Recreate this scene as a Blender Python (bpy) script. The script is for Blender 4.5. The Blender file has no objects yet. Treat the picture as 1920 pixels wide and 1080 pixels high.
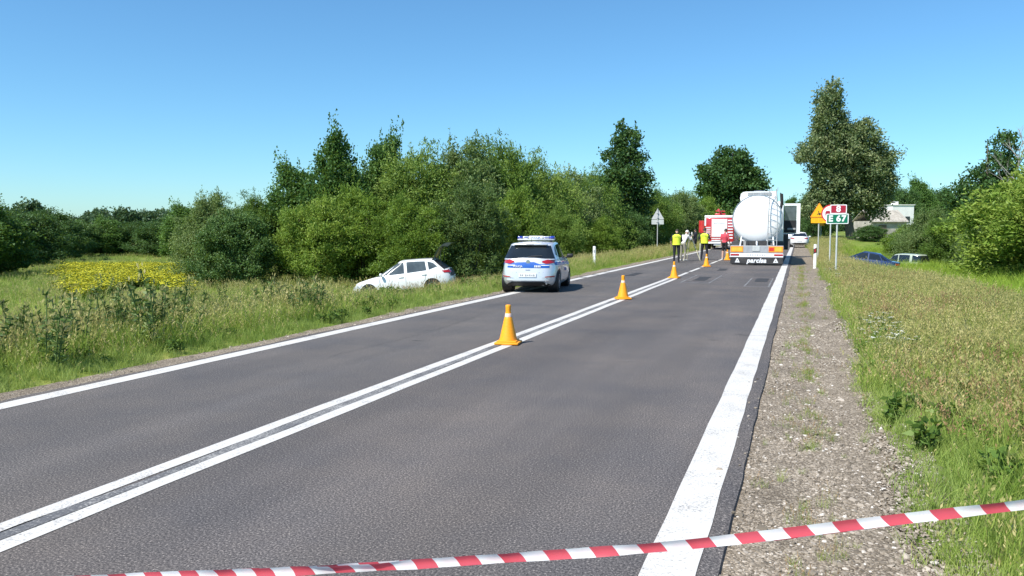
import bpy, bmesh, math, random
import numpy as np
from mathutils import Vector, Matrix

R = math.radians
scene = bpy.context.scene
col = scene.collection
rng = np.random.default_rng(7)
random.seed(7)

# ------------------------------------------------------------------ camera, sky, sun, exposure
cam_d = bpy.data.cameras.new('camera')
cam_d.lens = 36.0 * 1500 / 1920
cam_d.sensor_width = 36.0
cam_d.clip_start = 0.05
cam_d.clip_end = 6000
cam = bpy.data.objects.new('camera', cam_d)
col.objects.link(cam)
cam.location = (0, 0, 1.7)
cam.rotation_euler = (R(90 - 4.156), 0, R(19.65))
scene.camera = cam

SUN_AZ = math.atan2(-0.52, -0.855)          # direction towards the sun, from +Y clockwise
SUN_EL = R(52)
world = bpy.data.worlds.new('World')
scene.world = world
world.use_nodes = True
wn = world.node_tree.nodes
wl = world.node_tree.links
wn.clear()
sky = wn.new('ShaderNodeTexSky')
sky.sky_type = 'NISHITA'
sky.sun_disc = False
sky.sun_elevation = SUN_EL
sky.sun_rotation = SUN_AZ
sky.altitude = 0
sky.air_density = 1.0
sky.dust_density = 0.3
sky.ozone_density = 10.0
bg = wn.new('ShaderNodeBackground')
bg.inputs['Strength'].default_value = 0.12
wo = wn.new('ShaderNodeOutputWorld')
air = wn.new('ShaderNodeMix')            # one even colour balance for the whole sky
air.data_type = 'RGBA'
air.blend_type = 'MULTIPLY'
air.inputs[0].default_value = 1.0
air.inputs[7].default_value = (0.86, 1.085, 1.03, 1)
wl.new(sky.outputs[0], air.inputs[6])
wl.new(air.outputs[2], bg.inputs[0])
wl.new(bg.outputs[0], wo.inputs[0])

sun_d = bpy.data.lights.new('sun', 'SUN')
sun_d.energy = 5.0
sun_d.angle = R(0.53)
sun_d.color = (1.0, 0.955, 0.88)
sun = bpy.data.objects.new('sun', sun_d)
col.objects.link(sun)
to_sun = Vector((math.sin(SUN_AZ) * math.cos(SUN_EL), math.cos(SUN_AZ) * math.cos(SUN_EL), math.sin(SUN_EL)))
sun.rotation_euler = to_sun.to_track_quat('Z', 'Y').to_euler()
sun.location = (0, 0, 50)

scene.view_settings.view_transform = 'Standard'
scene.view_settings.look = 'None'
scene.view_settings.gamma = 1
scene.view_settings.exposure = 0.48
scene.render.engine = 'CYCLES'
scene.cycles.max_bounces = 6
scene.cycles.diffuse_bounces = 3
scene.cycles.transparent_max_bounces = 6
scene.cycles.use_denoising = True

# ------------------------------------------------------------------ materials
MATS = {}


def nodes_of(m):
    return m.node_tree.nodes, m.node_tree.links


def ramp(n, stops, interp='LINEAR'):
    r = n.new('ShaderNodeValToRGB')
    r.color_ramp.interpolation = interp
    while len(r.color_ramp.elements) < len(stops):
        r.color_ramp.elements.new(0.5)
    for e, (p, c) in zip(r.color_ramp.elements, stops):
        e.position = p
        e.color = (c[0], c[1], c[2], 1) if not isinstance(c, (int, float)) else (c, c, c, 1)
    return r


def mixc(n, l, fac, a, b, mode='MIX'):
    m = n.new('ShaderNodeMix')
    m.data_type = 'RGBA'
    m.blend_type = mode
    for s, v in ((m.inputs[0], fac), (m.inputs[6], a), (m.inputs[7], b)):
        if isinstance(v, bpy.types.NodeSocket):
            l.new(v, s)
        elif isinstance(v, (int, float)):
            s.default_value = v
        else:
            s.default_value = (v[0], v[1], v[2], 1)
    return m.outputs[2]


def math_n(n, l, op, a, b=None, clamp=False):
    m = n.new('ShaderNodeMath')
    m.operation = op
    m.use_clamp = clamp
    for i, v in enumerate((a, b)):
        if v is None:
            continue
        if isinstance(v, bpy.types.NodeSocket):
            l.new(v, m.inputs[i])
        else:
            m.inputs[i].default_value = v
    return m.outputs[0]


def noise(n, l, vec, scale, detail=3, rough=0.55):
    t = n.new('ShaderNodeTexNoise')
    t.inputs['Scale'].default_value = scale
    t.inputs['Detail'].default_value = detail
    t.inputs['Roughness'].default_value = rough
    if vec is not None:
        l.new(vec, t.inputs['Vector'])
    return t


def new_mat(name):
    m = bpy.data.materials.new(name)
    m.use_nodes = True
    n, l = nodes_of(m)
    return m, n, l, n['Principled BSDF']


def plain(name, c, rough=0.5, metal=0.0, coat=0.0, var=0.12, scale=6.0, dirt=None, spec=0.5):
    """a surface of one colour with slight uneven tone, and optional dirt blotches"""
    if name in MATS:
        return MATS[name]
    m, n, l, b = new_mat(name)
    tc = n.new('ShaderNodeTexCoord')
    nz = noise(n, l, tc.outputs['Object'], scale, 4)
    lo = [x * (1 - var) for x in c]
    hi = [min(1, x * (1 + var)) for x in c]
    r = ramp(n, [(0.3, lo), (0.7, hi)])
    l.new(nz.outputs[0], r.inputs[0])
    out = r.outputs[0]
    if dirt:
        nz2 = noise(n, l, tc.outputs['Object'], 2.2, 6, 0.65)
        rr = ramp(n, [(0.5, 0.0), (0.75, dirt[1])])
        l.new(nz2.outputs[0], rr.inputs[0])
        out = mixc(n, l, rr.outputs[0], out, dirt[0])
    l.new(out, b.inputs['Base Color'])
    b.inputs['Roughness'].default_value = rough
    b.inputs['Metallic'].default_value = metal
    b.inputs['Coat Weight'].default_value = coat
    b.inputs['Coat Roughness'].default_value = 0.06
    b.inputs['Specular IOR Level'].default_value = spec
    MATS[name] = m
    return m


def leaf_mat(name, c0, c1, c2, trans=0.35, rough=0.55):
    """leaves: colour by per-leaf 'tint' attribute (0..1), part of the light passes through"""
    m, n, l, b = new_mat(name)
    at = n.new('ShaderNodeAttribute')
    at.attribute_name = 'tint'
    oi = n.new('ShaderNodeObjectInfo')
    v = math_n(n, l, 'ADD', at.outputs['Fac'], math_n(n, l, 'MULTIPLY', math_n(n, l, 'SUBTRACT', oi.outputs['Random'], 0.5), 0.55), True)
    r = ramp(n, [(0.0, c0), (0.5, c1), (1.0, c2)])
    l.new(v, r.inputs[0])
    l.new(r.outputs[0], b.inputs['Base Color'])
    b.inputs['Roughness'].default_value = rough
    b.inputs['Specular IOR Level'].default_value = 0.35
    tr = n.new('ShaderNodeBsdfTranslucent')
    tc_ = mixc(n, l, 0.5, r.outputs[0], (0.18, 0.24, 0.02), 'MIX')
    l.new(tc_, tr.inputs[0])
    mx = n.new('ShaderNodeMixShader')
    mx.inputs[0].default_value = trans
    l.new(b.outputs[0], mx.inputs[1])
    l.new(tr.outputs[0], mx.inputs[2])
    l.new(mx.outputs[0], n['Material Output'].inputs[0])
    MATS[name] = m
    return m


def grass_mat(name, c0, c1, c2, trans=0.3, patch=0.35, rough=0.6):
    """grass blades: colour by blade, by tuft and by patches of the ground they grow on"""
    m, n, l, b = new_mat(name)
    at = n.new('ShaderNodeAttribute')
    at.attribute_name = 'tint'
    oi = n.new('ShaderNodeObjectInfo')
    ge = n.new('ShaderNodeNewGeometry')
    nz = noise(n, l, ge.outputs['Position'], patch, 3)
    v = math_n(n, l, 'MULTIPLY', at.outputs['Fac'], 0.4)
    v = math_n(n, l, 'ADD', v, math_n(n, l, 'MULTIPLY', oi.outputs['Random'], 0.3))
    v = math_n(n, l, 'ADD', v, math_n(n, l, 'MULTIPLY', math_n(n, l, 'SUBTRACT', nz.outputs[0], 0.35), 1.2), True)
    r = ramp(n, [(0.0, c0), (0.5, c1), (1.0, c2)])
    l.new(v, r.inputs[0])
    l.new(r.outputs[0], b.inputs['Base Color'])
    b.inputs['Roughness'].default_value = rough
    b.inputs['Specular IOR Level'].default_value = 0.3
    tr = n.new('ShaderNodeBsdfTranslucent')
    l.new(r.outputs[0], tr.inputs[0])
    mx = n.new('ShaderNodeMixShader')
    mx.inputs[0].default_value = trans
    l.new(b.outputs[0], mx.inputs[1])
    l.new(tr.outputs[0], mx.inputs[2])
    l.new(mx.outputs[0], n['Material Output'].inputs[0])
    MATS[name] = m
    return m


def make_materials():
    # asphalt: dark binder with pale and dark stone chips, faint worn wheel tracks along the lanes
    m, n, l, b = new_mat('asphalt')
    tc = n.new('ShaderNodeTexCoord')
    P = tc.outputs['Object']
    sx = n.new('ShaderNodeSeparateXYZ')
    l.new(P, sx.inputs[0])
    fine = noise(n, l, P, 75, 3, 0.8)
    chips = ramp(n, [(0.34, (0.022, 0.022, 0.024)), (0.48, (0.074, 0.072, 0.075)), (0.60, (0.140, 0.135, 0.135)), (0.70, (0.40, 0.385, 0.36))])
    l.new(fine.outputs[0], chips.inputs[0])
    # lane tint: left lane bluish, right lane a warmer grey
    mr = n.new('ShaderNodeMapRange')
    mr.inputs[1].default_value = -5.0
    mr.inputs[2].default_value = -3.2
    l.new(sx.outputs[0], mr.inputs[0])
    tint = mixc(n, l, mr.outputs[0], (1.12, 1.08, 1.03), (1.14, 1.08, 1.03))
    c = mixc(n, l, 1.0, chips.outputs[0], tint, 'MULTIPLY')
    # long streaks along the driving direction (tyre-worn and dusty strips)
    mp = n.new('ShaderNodeMapping')
    mp.inputs['Scale'].default_value = (0.9, 0.05, 1)
    l.new(P, mp.inputs[0])
    st = noise(n, l, mp.outputs[0], 1.0, 5, 0.6)
    sr = ramp(n, [(0.28, 0.84), (0.5, 0.99), (0.74, 1.22)])
    l.new(st.outputs[0], sr.inputs[0])
    c = mixc(n, l, 1.0, c, sr.outputs[0], 'MULTIPLY')
    bl = noise(n, l, P, 0.55, 6, 0.62)
    br = ramp(n, [(0.34, (0.86, 0.87, 0.90)), (0.66, (1.22, 1.16, 1.09))])
    l.new(bl.outputs[0], br.inputs[0])
    c = mixc(n, l, 1.0, c, br.outputs[0], 'MULTIPLY')
    l.new(c, b.inputs['Base Color'])
    b.inputs['Roughness'].default_value = 0.88
    b.inputs['Specular IOR Level'].default_value = 0.25
    bp = n.new('ShaderNodeBump')
    bp.inputs['Strength'].default_value = 0.2
    bp.inputs['Distance'].default_value = 0.004
    l.new(fine.outputs[0], bp.inputs['Height'])
    l.new(bp.outputs[0], b.inputs['Normal'])
    MATS['asphalt'] = m

    # white road paint: worn through to the chips in places
    def paint(name, lo, hi, base=0.82):
        m, n, l, b = new_mat(name)
        tc = n.new('ShaderNodeTexCoord')
        P = tc.outputs['Object']
        f = noise(n, l, P, 60, 4, 0.7)
        g = noise(n, l, P, 3.0, 4, 0.6)
        s = math_n(n, l, 'ADD', math_n(n, l, 'MULTIPLY', f.outputs[0], 0.75), math_n(n, l, 'MULTIPLY', g.outputs[0], 0.3))
        r = ramp(n, [(lo, (0.10, 0.098, 0.10)), (hi, (base * 1.04, base * 1.0, base * 0.93))])
        l.new(s, r.inputs[0])
        l.new(r.outputs[0], b.inputs['Base Color'])
        b.inputs['Roughness'].default_value = 0.7
        MATS[name] = m
    paint('road_paint', 0.34, 0.50, 0.56)
    paint('worn_paint', 0.50, 0.68, 0.42)
    paint('thin_paint', 0.44, 0.60, 0.6)

    # gravel shoulder: packed stones
    m, n, l, b = new_mat('gravel')
    tc = n.new('ShaderNodeTexCoord')
    P = tc.outputs['Object']
    vo = n.new('ShaderNodeTexVoronoi')
    vo.inputs['Scale'].default_value = 75
    l.new(P, vo.inputs['Vector'])
    sep = n.new('ShaderNodeSeparateColor')
    l.new(vo.outputs['Color'], sep.inputs[0])
    r = ramp(n, [(0.0, (0.115, 0.092, 0.066)), (0.4, (0.215, 0.178, 0.135)), (0.75, (0.31, 0.262, 0.205)), (1.0, (0.48, 0.42, 0.35))])
    l.new(sep.outputs[0], r.inputs[0])
    nz = noise(n, l, P, 1.6, 5)
    rr = ramp(n, [(0.35, (0.72, 0.69, 0.64)), (0.65, (1.08, 1.05, 1.0))])
    l.new(nz.outputs[0], rr.inputs[0])
    c = mixc(n, l, 1.0, r.outputs[0], rr.outputs[0], 'MULTIPLY')
    l.new(c, b.inputs['Base Color'])
    b.inputs['Roughness'].default_value = 0.95
    bp = n.new('ShaderNodeBump')
    bp.inputs['Strength'].default_value = 0.9
    bp.inputs['Distance'].default_value = 0.012
    bp.invert = True
    l.new(vo.outputs['Distance'], bp.inputs['Height'])
    l.new(bp.outputs[0], b.inputs['Normal'])
    MATS['gravel'] = m

    m, n, l, b = new_mat('pebble')
    oi = n.new('ShaderNodeObjectInfo')
    r = ramp(n, [(0.0, (0.11, 0.09, 0.066)), (0.35, (0.22, 0.182, 0.138)), (0.75, (0.31, 0.262, 0.205)), (0.95, (0.44, 0.385, 0.32)), (1.0, (0.66, 0.62, 0.56))])
    l.new(oi.outputs['Random'], r.inputs[0])
    l.new(r.outputs[0], b.inputs['Base Color'])
    b.inputs['Roughness'].default_value = 0.85
    MATS['pebble'] = m

    # earth and meadow seen between and beyond the grass tufts
    m, n, l, b = new_mat('meadow')
    ge = n.new('ShaderNodeNewGeometry')
    P = ge.outputs['Position']
    a1 = noise(n, l, P, 0.09, 5, 0.6)
    a2 = noise(n, l, P, 1.3, 5, 0.65)
    s = math_n(n, l, 'ADD', math_n(n, l, 'MULTIPLY', a1.outputs[0], 0.6), math_n(n, l, 'MULTIPLY', a2.outputs[0], 0.4))
    r = ramp(n, [(0.32, (0.075, 0.125, 0.022)), (0.47, (0.14, 0.20, 0.035)), (0.58, (0.23, 0.25, 0.065)), (0.72, (0.32, 0.29, 0.10))])
    l.new(s, r.inputs[0])
    l.new(r.outputs[0], b.inputs['Base Color'])
    b.inputs['Roughness'].default_value = 0.95
    b.inputs['Specular IOR Level'].default_value = 0.1
    bp = n.new('ShaderNodeBump')
    bp.inputs['Strength'].default_value = 0.8
    bp.inputs['Distance'].default_value = 0.15
    l.new(a2.outputs[0], bp.inputs['Height'])
    l.new(bp.outputs[0], b.inputs['Normal'])
    MATS['meadow'] = m

    # barrier tape: slanted red and white bands printed along its length
    m, n, l, b = new_mat('tape')
    uv = n.new('ShaderNodeUVMap')
    sx = n.new('ShaderNodeSeparateXYZ')
    l.new(uv.outputs[0], sx.inputs[0])
    s = math_n(n, l, 'ADD', sx.outputs[0], math_n(n, l, 'MULTIPLY', sx.outputs[1], -0.022))
    s = math_n(n, l, 'FRACT', math_n(n, l, 'DIVIDE', s, 0.163))
    r = ramp(n, [(0.0, (0.83, 0.83, 0.82)), (0.505, (0.66, 0.10, 0.13)), (0.515, (0.66, 0.10, 0.13))], 'CONSTANT')
    l.new(s, r.inputs[0])
    l.new(r.outputs[0], b.inputs['Base Color'])
    b.inputs['Roughness'].default_value = 0.28
    tr = n.new('ShaderNodeBsdfTranslucent')
    l.new(r.outputs[0], tr.inputs[0])
    mx = n.new('ShaderNodeMixShader')
    mx.inputs[0].default_value = 0.35
    l.new(b.outputs[0], mx.inputs[1])
    l.new(tr.outputs[0], mx.inputs[2])
    l.new(mx.outputs[0], n['Material Output'].inputs[0])
    MATS['tape'] = m

    leaf_mat('willow_leaf', (0.088, 0.168, 0.028), (0.185, 0.310, 0.056), (0.32, 0.44, 0.10), 0.45)
    leaf_mat('alder_leaf', (0.048, 0.119, 0.026), (0.088, 0.192, 0.040), (0.156, 0.284, 0.064), 0.35)
    leaf_mat('dark_leaf', (0.042, 0.105, 0.028), (0.078, 0.165, 0.044), (0.14, 0.24, 0.068), 0.32)
    leaf_mat('sallow_leaf', (0.085, 0.150, 0.040), (0.160, 0.250, 0.075), (0.29, 0.37, 0.14), 0.4)
    leaf_mat('osier_leaf', (0.110, 0.200, 0.026), (0.220, 0.350, 0.050), (0.37, 0.48, 0.09), 0.45)
    leaf_mat('poplar_leaf', (0.070, 0.128, 0.050), (0.150, 0.215, 0.085), (0.33, 0.37, 0.175), 0.35)
    leaf_mat('far_leaf', (0.048, 0.102, 0.048), (0.074, 0.139, 0.065), (0.111, 0.182, 0.082), 0.25)  # slight blue of distant air is put into this leaf colour
    leaf_mat('weed_leaf', (0.057, 0.121, 0.031), (0.106, 0.192, 0.048), (0.199, 0.270, 0.085), 0.3)
    leaf_mat('herb_leaf', (0.078, 0.149, 0.028), (0.142, 0.241, 0.043), (0.241, 0.327, 0.071), 0.35)
    grass_mat('lush_grass', (0.175, 0.275, 0.050), (0.305, 0.405, 0.090), (0.48, 0.54, 0.17), 0.4)
    grass_mat('mid_grass', (0.147, 0.259, 0.034), (0.273, 0.385, 0.063), (0.476, 0.504, 0.140), 0.4)
    grass_mat('dry_grass', (0.240, 0.290, 0.068), (0.44, 0.40, 0.145), (0.62, 0.53, 0.25), 0.35)
    grass_mat('reed_grass', (0.160, 0.275, 0.030), (0.30, 0.43, 0.048), (0.46, 0.55, 0.09), 0.4)
    grass_mat('brown_head', (0.238, 0.147, 0.070), (0.378, 0.238, 0.119), (0.504, 0.350, 0.182), 0.3)
    plain('umbel_white', (0.72, 0.72, 0.64), 0.8)
    plain('flower_yellow', (0.74, 0.70, 0.04), 0.7)
    plain('bark', (0.13, 0.105, 0.08), 0.95, var=0.4, scale=9)
    plain('bark_grey', (0.30, 0.28, 0.25), 0.95, var=0.35, scale=7)

    plain('car_silver', (0.70, 0.71, 0.73), 0.30, 0.35, 1.0, 0.03, 3, ((0.4, 0.38, 0.34), 0.12))
    plain('car_white', (0.80, 0.80, 0.80), 0.30, 0.0, 1.0, 0.03, 3, ((0.45, 0.42, 0.36), 0.15))
    plain('car_dark', (0.022, 0.045, 0.13), 0.25, 0.3, 1.0, 0.1, 3, ((0.2, 0.18, 0.15), 0.1))
    plain('car_pale', (0.50, 0.56, 0.44), 0.32, 0.2, 1.0, 0.05)
    plain('glass_dark', (0.012, 0.015, 0.017), 0.04, 0.0, 0.0, 0.2, 3, spec=0.9)
    plain('glass_mid', (0.07, 0.085, 0.09), 0.05, 0.0, 0.0, 0.3, 3, spec=0.9)
    plain('rubber', (0.022, 0.022, 0.023), 0.85, var=0.2)
    plain('black_plastic', (0.018, 0.018, 0.020), 0.55, var=0.2)
    plain('rim', (0.36, 0.37, 0.39), 0.35, 0.8)
    plain('red_lens', (0.42, 0.012, 0.016), 0.12, coat=1.0)
    plain('clear_lens', (0.62, 0.63, 0.64), 0.1, 0.2, 1.0)
    plain('blue_lens', (0.015, 0.03, 0.30), 0.12, coat=1.0)
    plain('blue_film', (0.012, 0.10, 0.42), 0.35)
    plain('white_film', (0.80, 0.80, 0.80), 0.45)
    plain('plate_white', (0.80, 0.80, 0.78), 0.45)
    plain('ink_black', (0.02, 0.02, 0.02), 0.6)
    plain('ink_grey', (0.35, 0.36, 0.37), 0.6)
    plain('chrome', (0.7, 0.7, 0.72), 0.2, 1.0)
    plain('steel', (0.52, 0.53, 0.54), 0.4, 0.85)
    plain('galvanised', (0.56, 0.57, 0.55), 0.55, 0.25, var=0.1)
    plain('tank_white', (0.88, 0.88, 0.875), 0.42, 0.0, 0.35, 0.02, 2, ((0.55, 0.53, 0.5), 0.10))
    plain('frame_grey', (0.40, 0.41, 0.42), 0.5, 0.2, dirt=((0.2, 0.18, 0.15), 0.4))
    plain('chassis', (0.035, 0.035, 0.038), 0.7, dirt=((0.14, 0.12, 0.1), 0.4))
    plain('orange_plate', (0.90, 0.30, 0.02), 0.45)
    plain('orange_light', (0.94, 0.46, 0.05), 0.4)
    plain('red_plate', (0.65, 0.04, 0.03), 0.45)
    plain('fire_red', (0.50, 0.018, 0.018), 0.3, coat=1.0, var=0.06)
    plain('flap_black', (0.03, 0.03, 0.032), 0.75, dirt=((0.16, 0.14, 0.12), 0.3))
    plain('cone_orange', (0.95, 0.36, 0.008), 0.5, var=0.06, scale=10, dirt=((0.5, 0.22, 0.05), 0.25))
    plain('cone_band', (0.86, 0.55, 0.44), 0.5, var=0.1)
    plain('sign_red', (0.36, 0.012, 0.035), 0.4)
    plain('sign_bright_red', (0.60, 0.02, 0.03), 0.4)
    plain('sign_green', (0.0, 0.15, 0.075), 0.4)
    plain('sign_white', (0.82, 0.82, 0.82), 0.4)
    plain('sign_yellow', (0.95, 0.46, 0.008), 0.4)
    plain('post_white', (0.80, 0.79, 0.76), 0.55, dirt=((0.4, 0.36, 0.3), 0.3))
    plain('skin', (0.55, 0.34, 0.25), 0.6)
    plain('hair_dark', (0.03, 0.022, 0.018), 0.7)
    plain('vest_yellow', (0.72, 0.85, 0.05), 0.65, var=0.06)
    plain('cloth_navy', (0.014, 0.016, 0.024), 0.9)
    plain('cloth_black', (0.016, 0.016, 0.017), 0.9)
    plain('cloth_white', (0.72, 0.72, 0.68), 0.85)
    plain('cloth_beige', (0.26, 0.245, 0.19), 0.9)
    plain('cloth_red', (0.62, 0.07, 0.10), 0.85)
    plain('cloth_fire', (0.03, 0.03, 0.04), 0.9)
    plain('shoe', (0.02, 0.02, 0.02), 0.6)
    plain('shoe_pale', (0.5, 0.5, 0.5), 0.7)
    plain('tripod_yellow', (0.72, 0.68, 0.45), 0.5)
    plain('roof_sheet', (0.40, 0.37, 0.32), 0.9, var=0.25, scale=1.5, dirt=((0.22, 0.2, 0.15), 0.5))
    plain('plaster', (0.80, 0.79, 0.76), 0.9, var=0.08, scale=1)
    plain('patch_asphalt', (0.032, 0.031, 0.033), 0.9, var=0.35, scale=40)
    plain('patch_edge', (0.052, 0.050, 0.052), 0.9, var=0.4, scale=40)


make_materials()
M = MATS


# ------------------------------------------------------------------ mesh helpers
class MB:
    def __init__(s):
        s.v = []
        s.f = []

    def add(s, vs, fs):
        o = len(s.v)
        s.v.extend([tuple(v) for v in vs])
        s.f.extend([tuple(i + o for i in f) for f in fs])
        return s

    def box(s, c, size, rot=None, taper=1.0):
        hx, hy, hz = size[0] / 2, size[1] / 2, size[2] / 2
        vs = []
        for z in (-1, 1):
            k = taper if z > 0 else 1
            for x, y in ((-1, -1), (1, -1), (1, 1), (-1, 1)):
                p = Vector((x * hx * k, y * hy * k, z * hz))
                if rot is not None:
                    p = rot @ p
                vs.append(p + Vector(c))
        return s.add(vs, [(3, 2, 1, 0), (4, 5, 6, 7), (0, 1, 5, 4), (1, 2, 6, 5), (2, 3, 7, 6), (3, 0, 4, 7)])

    def rbox(s, c, size, r=0.02, rot=None, n=2):
        """box with bevelled edges"""
        bm = bmesh.new()
        bmesh.ops.create_cube(bm, size=1)
        bmesh.ops.scale(bm, vec=size, verts=bm.verts)
        bmesh.ops.bevel(bm, geom=bm.edges[:], offset=r, segments=n, affect='EDGES', profile=0.5)
        vs = [(rot @ v.co if rot is not None else v.co) + Vector(c) for v in bm.verts]
        bm.verts.index_update()
        fs = [[v.index for v in f.verts] for f in bm.faces]
        bm.free()
        return s.add(vs, fs)

    def tube(s, pts, rad, n=8, cap=True, flat=1.0):
        pts = [Vector(p) for p in pts]
        if isinstance(rad, (int, float)):
            rad = [rad] * len(pts)
        vs, fs = [], []
        ref = Vector((0, 0, 1))
        for i, p in enumerate(pts):
            d = (pts[min(i + 1, len(pts) - 1)] - pts[max(i - 1, 0)]).normalized()
            rr = ref if abs(d.dot(ref)) < 0.95 else Vector((0, 1, 0))
            a = d.cross(rr).normalized()
            b = a.cross(d).normalized()
            for k in range(n):
                t = 2 * math.pi * k / n
                vs.append(p + a * math.cos(t) * rad[i] + b * math.sin(t) * rad[i] * flat)
        for i in range(len(pts) - 1):
            for k in range(n):
                k2 = (k + 1) % n
                fs.append((i * n + k, i * n + k2, (i + 1) * n + k2, (i + 1) * n + k))
        if cap:
            fs.append(tuple(range(n - 1, -1, -1)))
            o = (len(pts) - 1) * n
            fs.append(tuple(o + k for k in range(n)))
        return s.add(vs, fs)

    def lathe(s, prof, n=24, axis='z', c=(0, 0, 0), close=False):
        """prof: (radius, height) pairs"""
        vs, fs = [], []
        for r, h in prof:
            for k in range(n):
                t = 2 * math.pi * k / n
                p = (r * math.cos(t), r * math.sin(t), h)
                if axis == 'y':
                    p = (p[0], p[2], p[1])
                elif axis == 'x':
                    p = (p[2], p[0], p[1])
                vs.append(Vector(p) + Vector(c))
        m = len(prof)
        for i in range(m if close else m - 1):
            j = (i + 1) % m
            for k in range(n):
                k2 = (k + 1) % n
                fs.append((i * n + k, i * n + k2, j * n + k2, j * n + k))
        if not close:
            fs.append(tuple(range(n - 1, -1, -1)))
            fs.append(tuple((m - 1) * n + k for k in range(n)))
        return s.add(vs, fs)

    def grid(s, G, thick=None):
        """G[i][j] points -> quads; thick: vector added for a closed slab"""
        a, b = len(G), len(G[0])
        vs = [p for row in G for p in row]
        fs = [(i * b + j, i * b + j + 1, (i + 1) * b + j + 1, (i + 1) * b + j) for i in range(a - 1) for j in range(b - 1)]
        if thick is not None:
            t = Vector(thick)
            o = len(vs)
            vs = vs + [Vector(p) + t for p in vs]
            fs = fs + [tuple(i + o for i in reversed(f)) for f in fs]
            ring = [(0, j) for j in range(b)] + [(i, b - 1) for i in range(1, a)] + [(a - 1, j) for j in range(b - 2, -1, -1)] + [(i, 0) for i in range(a - 2, 0, -1)]
            ids = [i * b + j for i, j in ring]
            for q in range(len(ids)):
                u, w = ids[q], ids[(q + 1) % len(ids)]
                fs.append((w, u, u + o, w + o))
        return s.add(vs, fs)

    def prism(s, poly, t, M4=None):
        """poly: 2D outline in local xz, thickness t along y"""
        n = len(poly)
        vs = [Vector((x, -t / 2, z)) for x, z in poly] + [Vector((x, t / 2, z)) for x, z in poly]
        if M4 is not None:
            vs = [M4 @ v for v in vs]
        fs = [tuple(range(n)), tuple(range(2 * n - 1, n - 1, -1))]
        for i in range(n):
            j = (i + 1) % n
            fs.append((j, i, i + n, j + n))
        return s.add(vs, fs)

    def mesh(s, name, mat, smooth=False, recalc=True):
        me = bpy.data.meshes.new(name)
        me.from_pydata([tuple(v) for v in s.v], [], s.f)
        if recalc:
            bm = bmesh.new()
            bm.from_mesh(me)
            bmesh.ops.recalc_face_normals(bm, faces=bm.faces)
            bm.to_mesh(me)
            bm.free()
        if mat is not None:
            me.materials.append(M[mat] if isinstance(mat, str) else mat)
        if smooth:
            me.shade_smooth()
            if smooth != 'all':
                try:
                    me.set_sharp_from_angle(angle=R(smooth if isinstance(smooth, (int, float)) and smooth > 1 else 38))
                except Exception:
                    pass
        return me

    def build(s, name, mat, parent=None, smooth=False):
        return link(name, s.mesh(name, mat, smooth), parent)


def link(name, me, parent=None):
    o = bpy.data.objects.new(name, me)
    col.objects.link(o)
    if parent is not None:
        o.parent = parent
    return o


def tag(o, label=None, cat=None, group=None, kind=None):
    if label:
        o['label'] = label
    if cat:
        o['category'] = cat
    if group:
        o['group'] = group
    if kind:
        o['kind'] = kind
    return o


def thing(name, label, cat, loc=(0, 0, 0), rz=0.0, group=None, rx=0.0, ry=0.0):
    o = bpy.data.objects.new(name, None)
    o.empty_display_size = 0.3
    col.objects.link(o)
    o.location = loc
    o.rotation_euler = (rx, ry, rz)
    return tag(o, label, cat, group)


def copy_tree(o, parent=None):
    c = o.copy()
    col.objects.link(c)
    c.parent = parent
    for ch in list(o.children):
        copy_tree(ch, c)
    return c


def text_mesh(txt, size, mat, extrude=0.002, shear=0.0, bold=0.0, spacing=1.0, name='lettering'):
    cu = bpy.data.curves.new('txt', 'FONT')
    cu.body = txt
    cu.size = size
    cu.extrude = extrude
    cu.shear = shear
    cu.offset = bold
    cu.space_character = spacing
    cu.align_x = 'CENTER'
    cu.align_y = 'CENTER'
    cu.resolution_u = 6
    o = bpy.data.objects.new('txt', cu)
    col.objects.link(o)
    dg = bpy.context.evaluated_depsgraph_get()
    me = bpy.data.meshes.new_from_object(o.evaluated_get(dg))
    me.name = name
    me.materials.clear()
    me.materials.append(M[mat])
    bpy.data.objects.remove(o)
    bpy.data.curves.remove(cu)
    return me


def text(txt, size, mat, parent, loc, rot, name='lettering', **k):
    """rot: euler for a text that lies in xy reading along +x"""
    o = link(name, text_mesh(txt, size, mat, name=name, **k), parent)
    o.location = loc
    o.rotation_euler = rot
    return o


FACE_BACK_X = (R(90), 0, R(-90))     # faces -x of a vehicle that drives along +x
FACE_MINUS_Y = (R(90), 0, 0)         # faces -y


def sstep(a, b, x):
    t = np.clip((np.asarray(x, float) - a) / (b - a), 0, 1)
    return t * t * (3 - 2 * t)


# ------------------------------------------------------------------ terrain
def zg(x, y):
    x = np.asarray(x, float)
    y = np.asarray(y, float)
    left = -1.15 * sstep(-9.4, -13.4, x)
    crest = 4.3 - 2.6 * sstep(20, 50, y)
    depth = 1.5 * (1 - sstep(82, 118, y))
    right = -depth * sstep(crest, crest + 3.0 - 0.8 * sstep(20, 50, y), x) + 0.35 * sstep(85, 120, y) * sstep(1.5, 6, x)
    off = np.maximum(sstep(0.9, 2.5, x), sstep(-8.6, -10.5, x))
    bump = off * (0.05 * np.sin(x * 1.3 + 0.7 * np.sin(y * 0.6)) * np.sin(y * 0.9 + 1.1) + 0.03 * np.sin(x * 2.9 + y * 1.7))
    base = -0.06 * (1 - np.maximum(sstep(0.5, 1.1, x), sstep(-7.9, -8.5, x)))
    return left + right + bump + base


def zgf(x, y):
    return float(zg(x, y))


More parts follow.
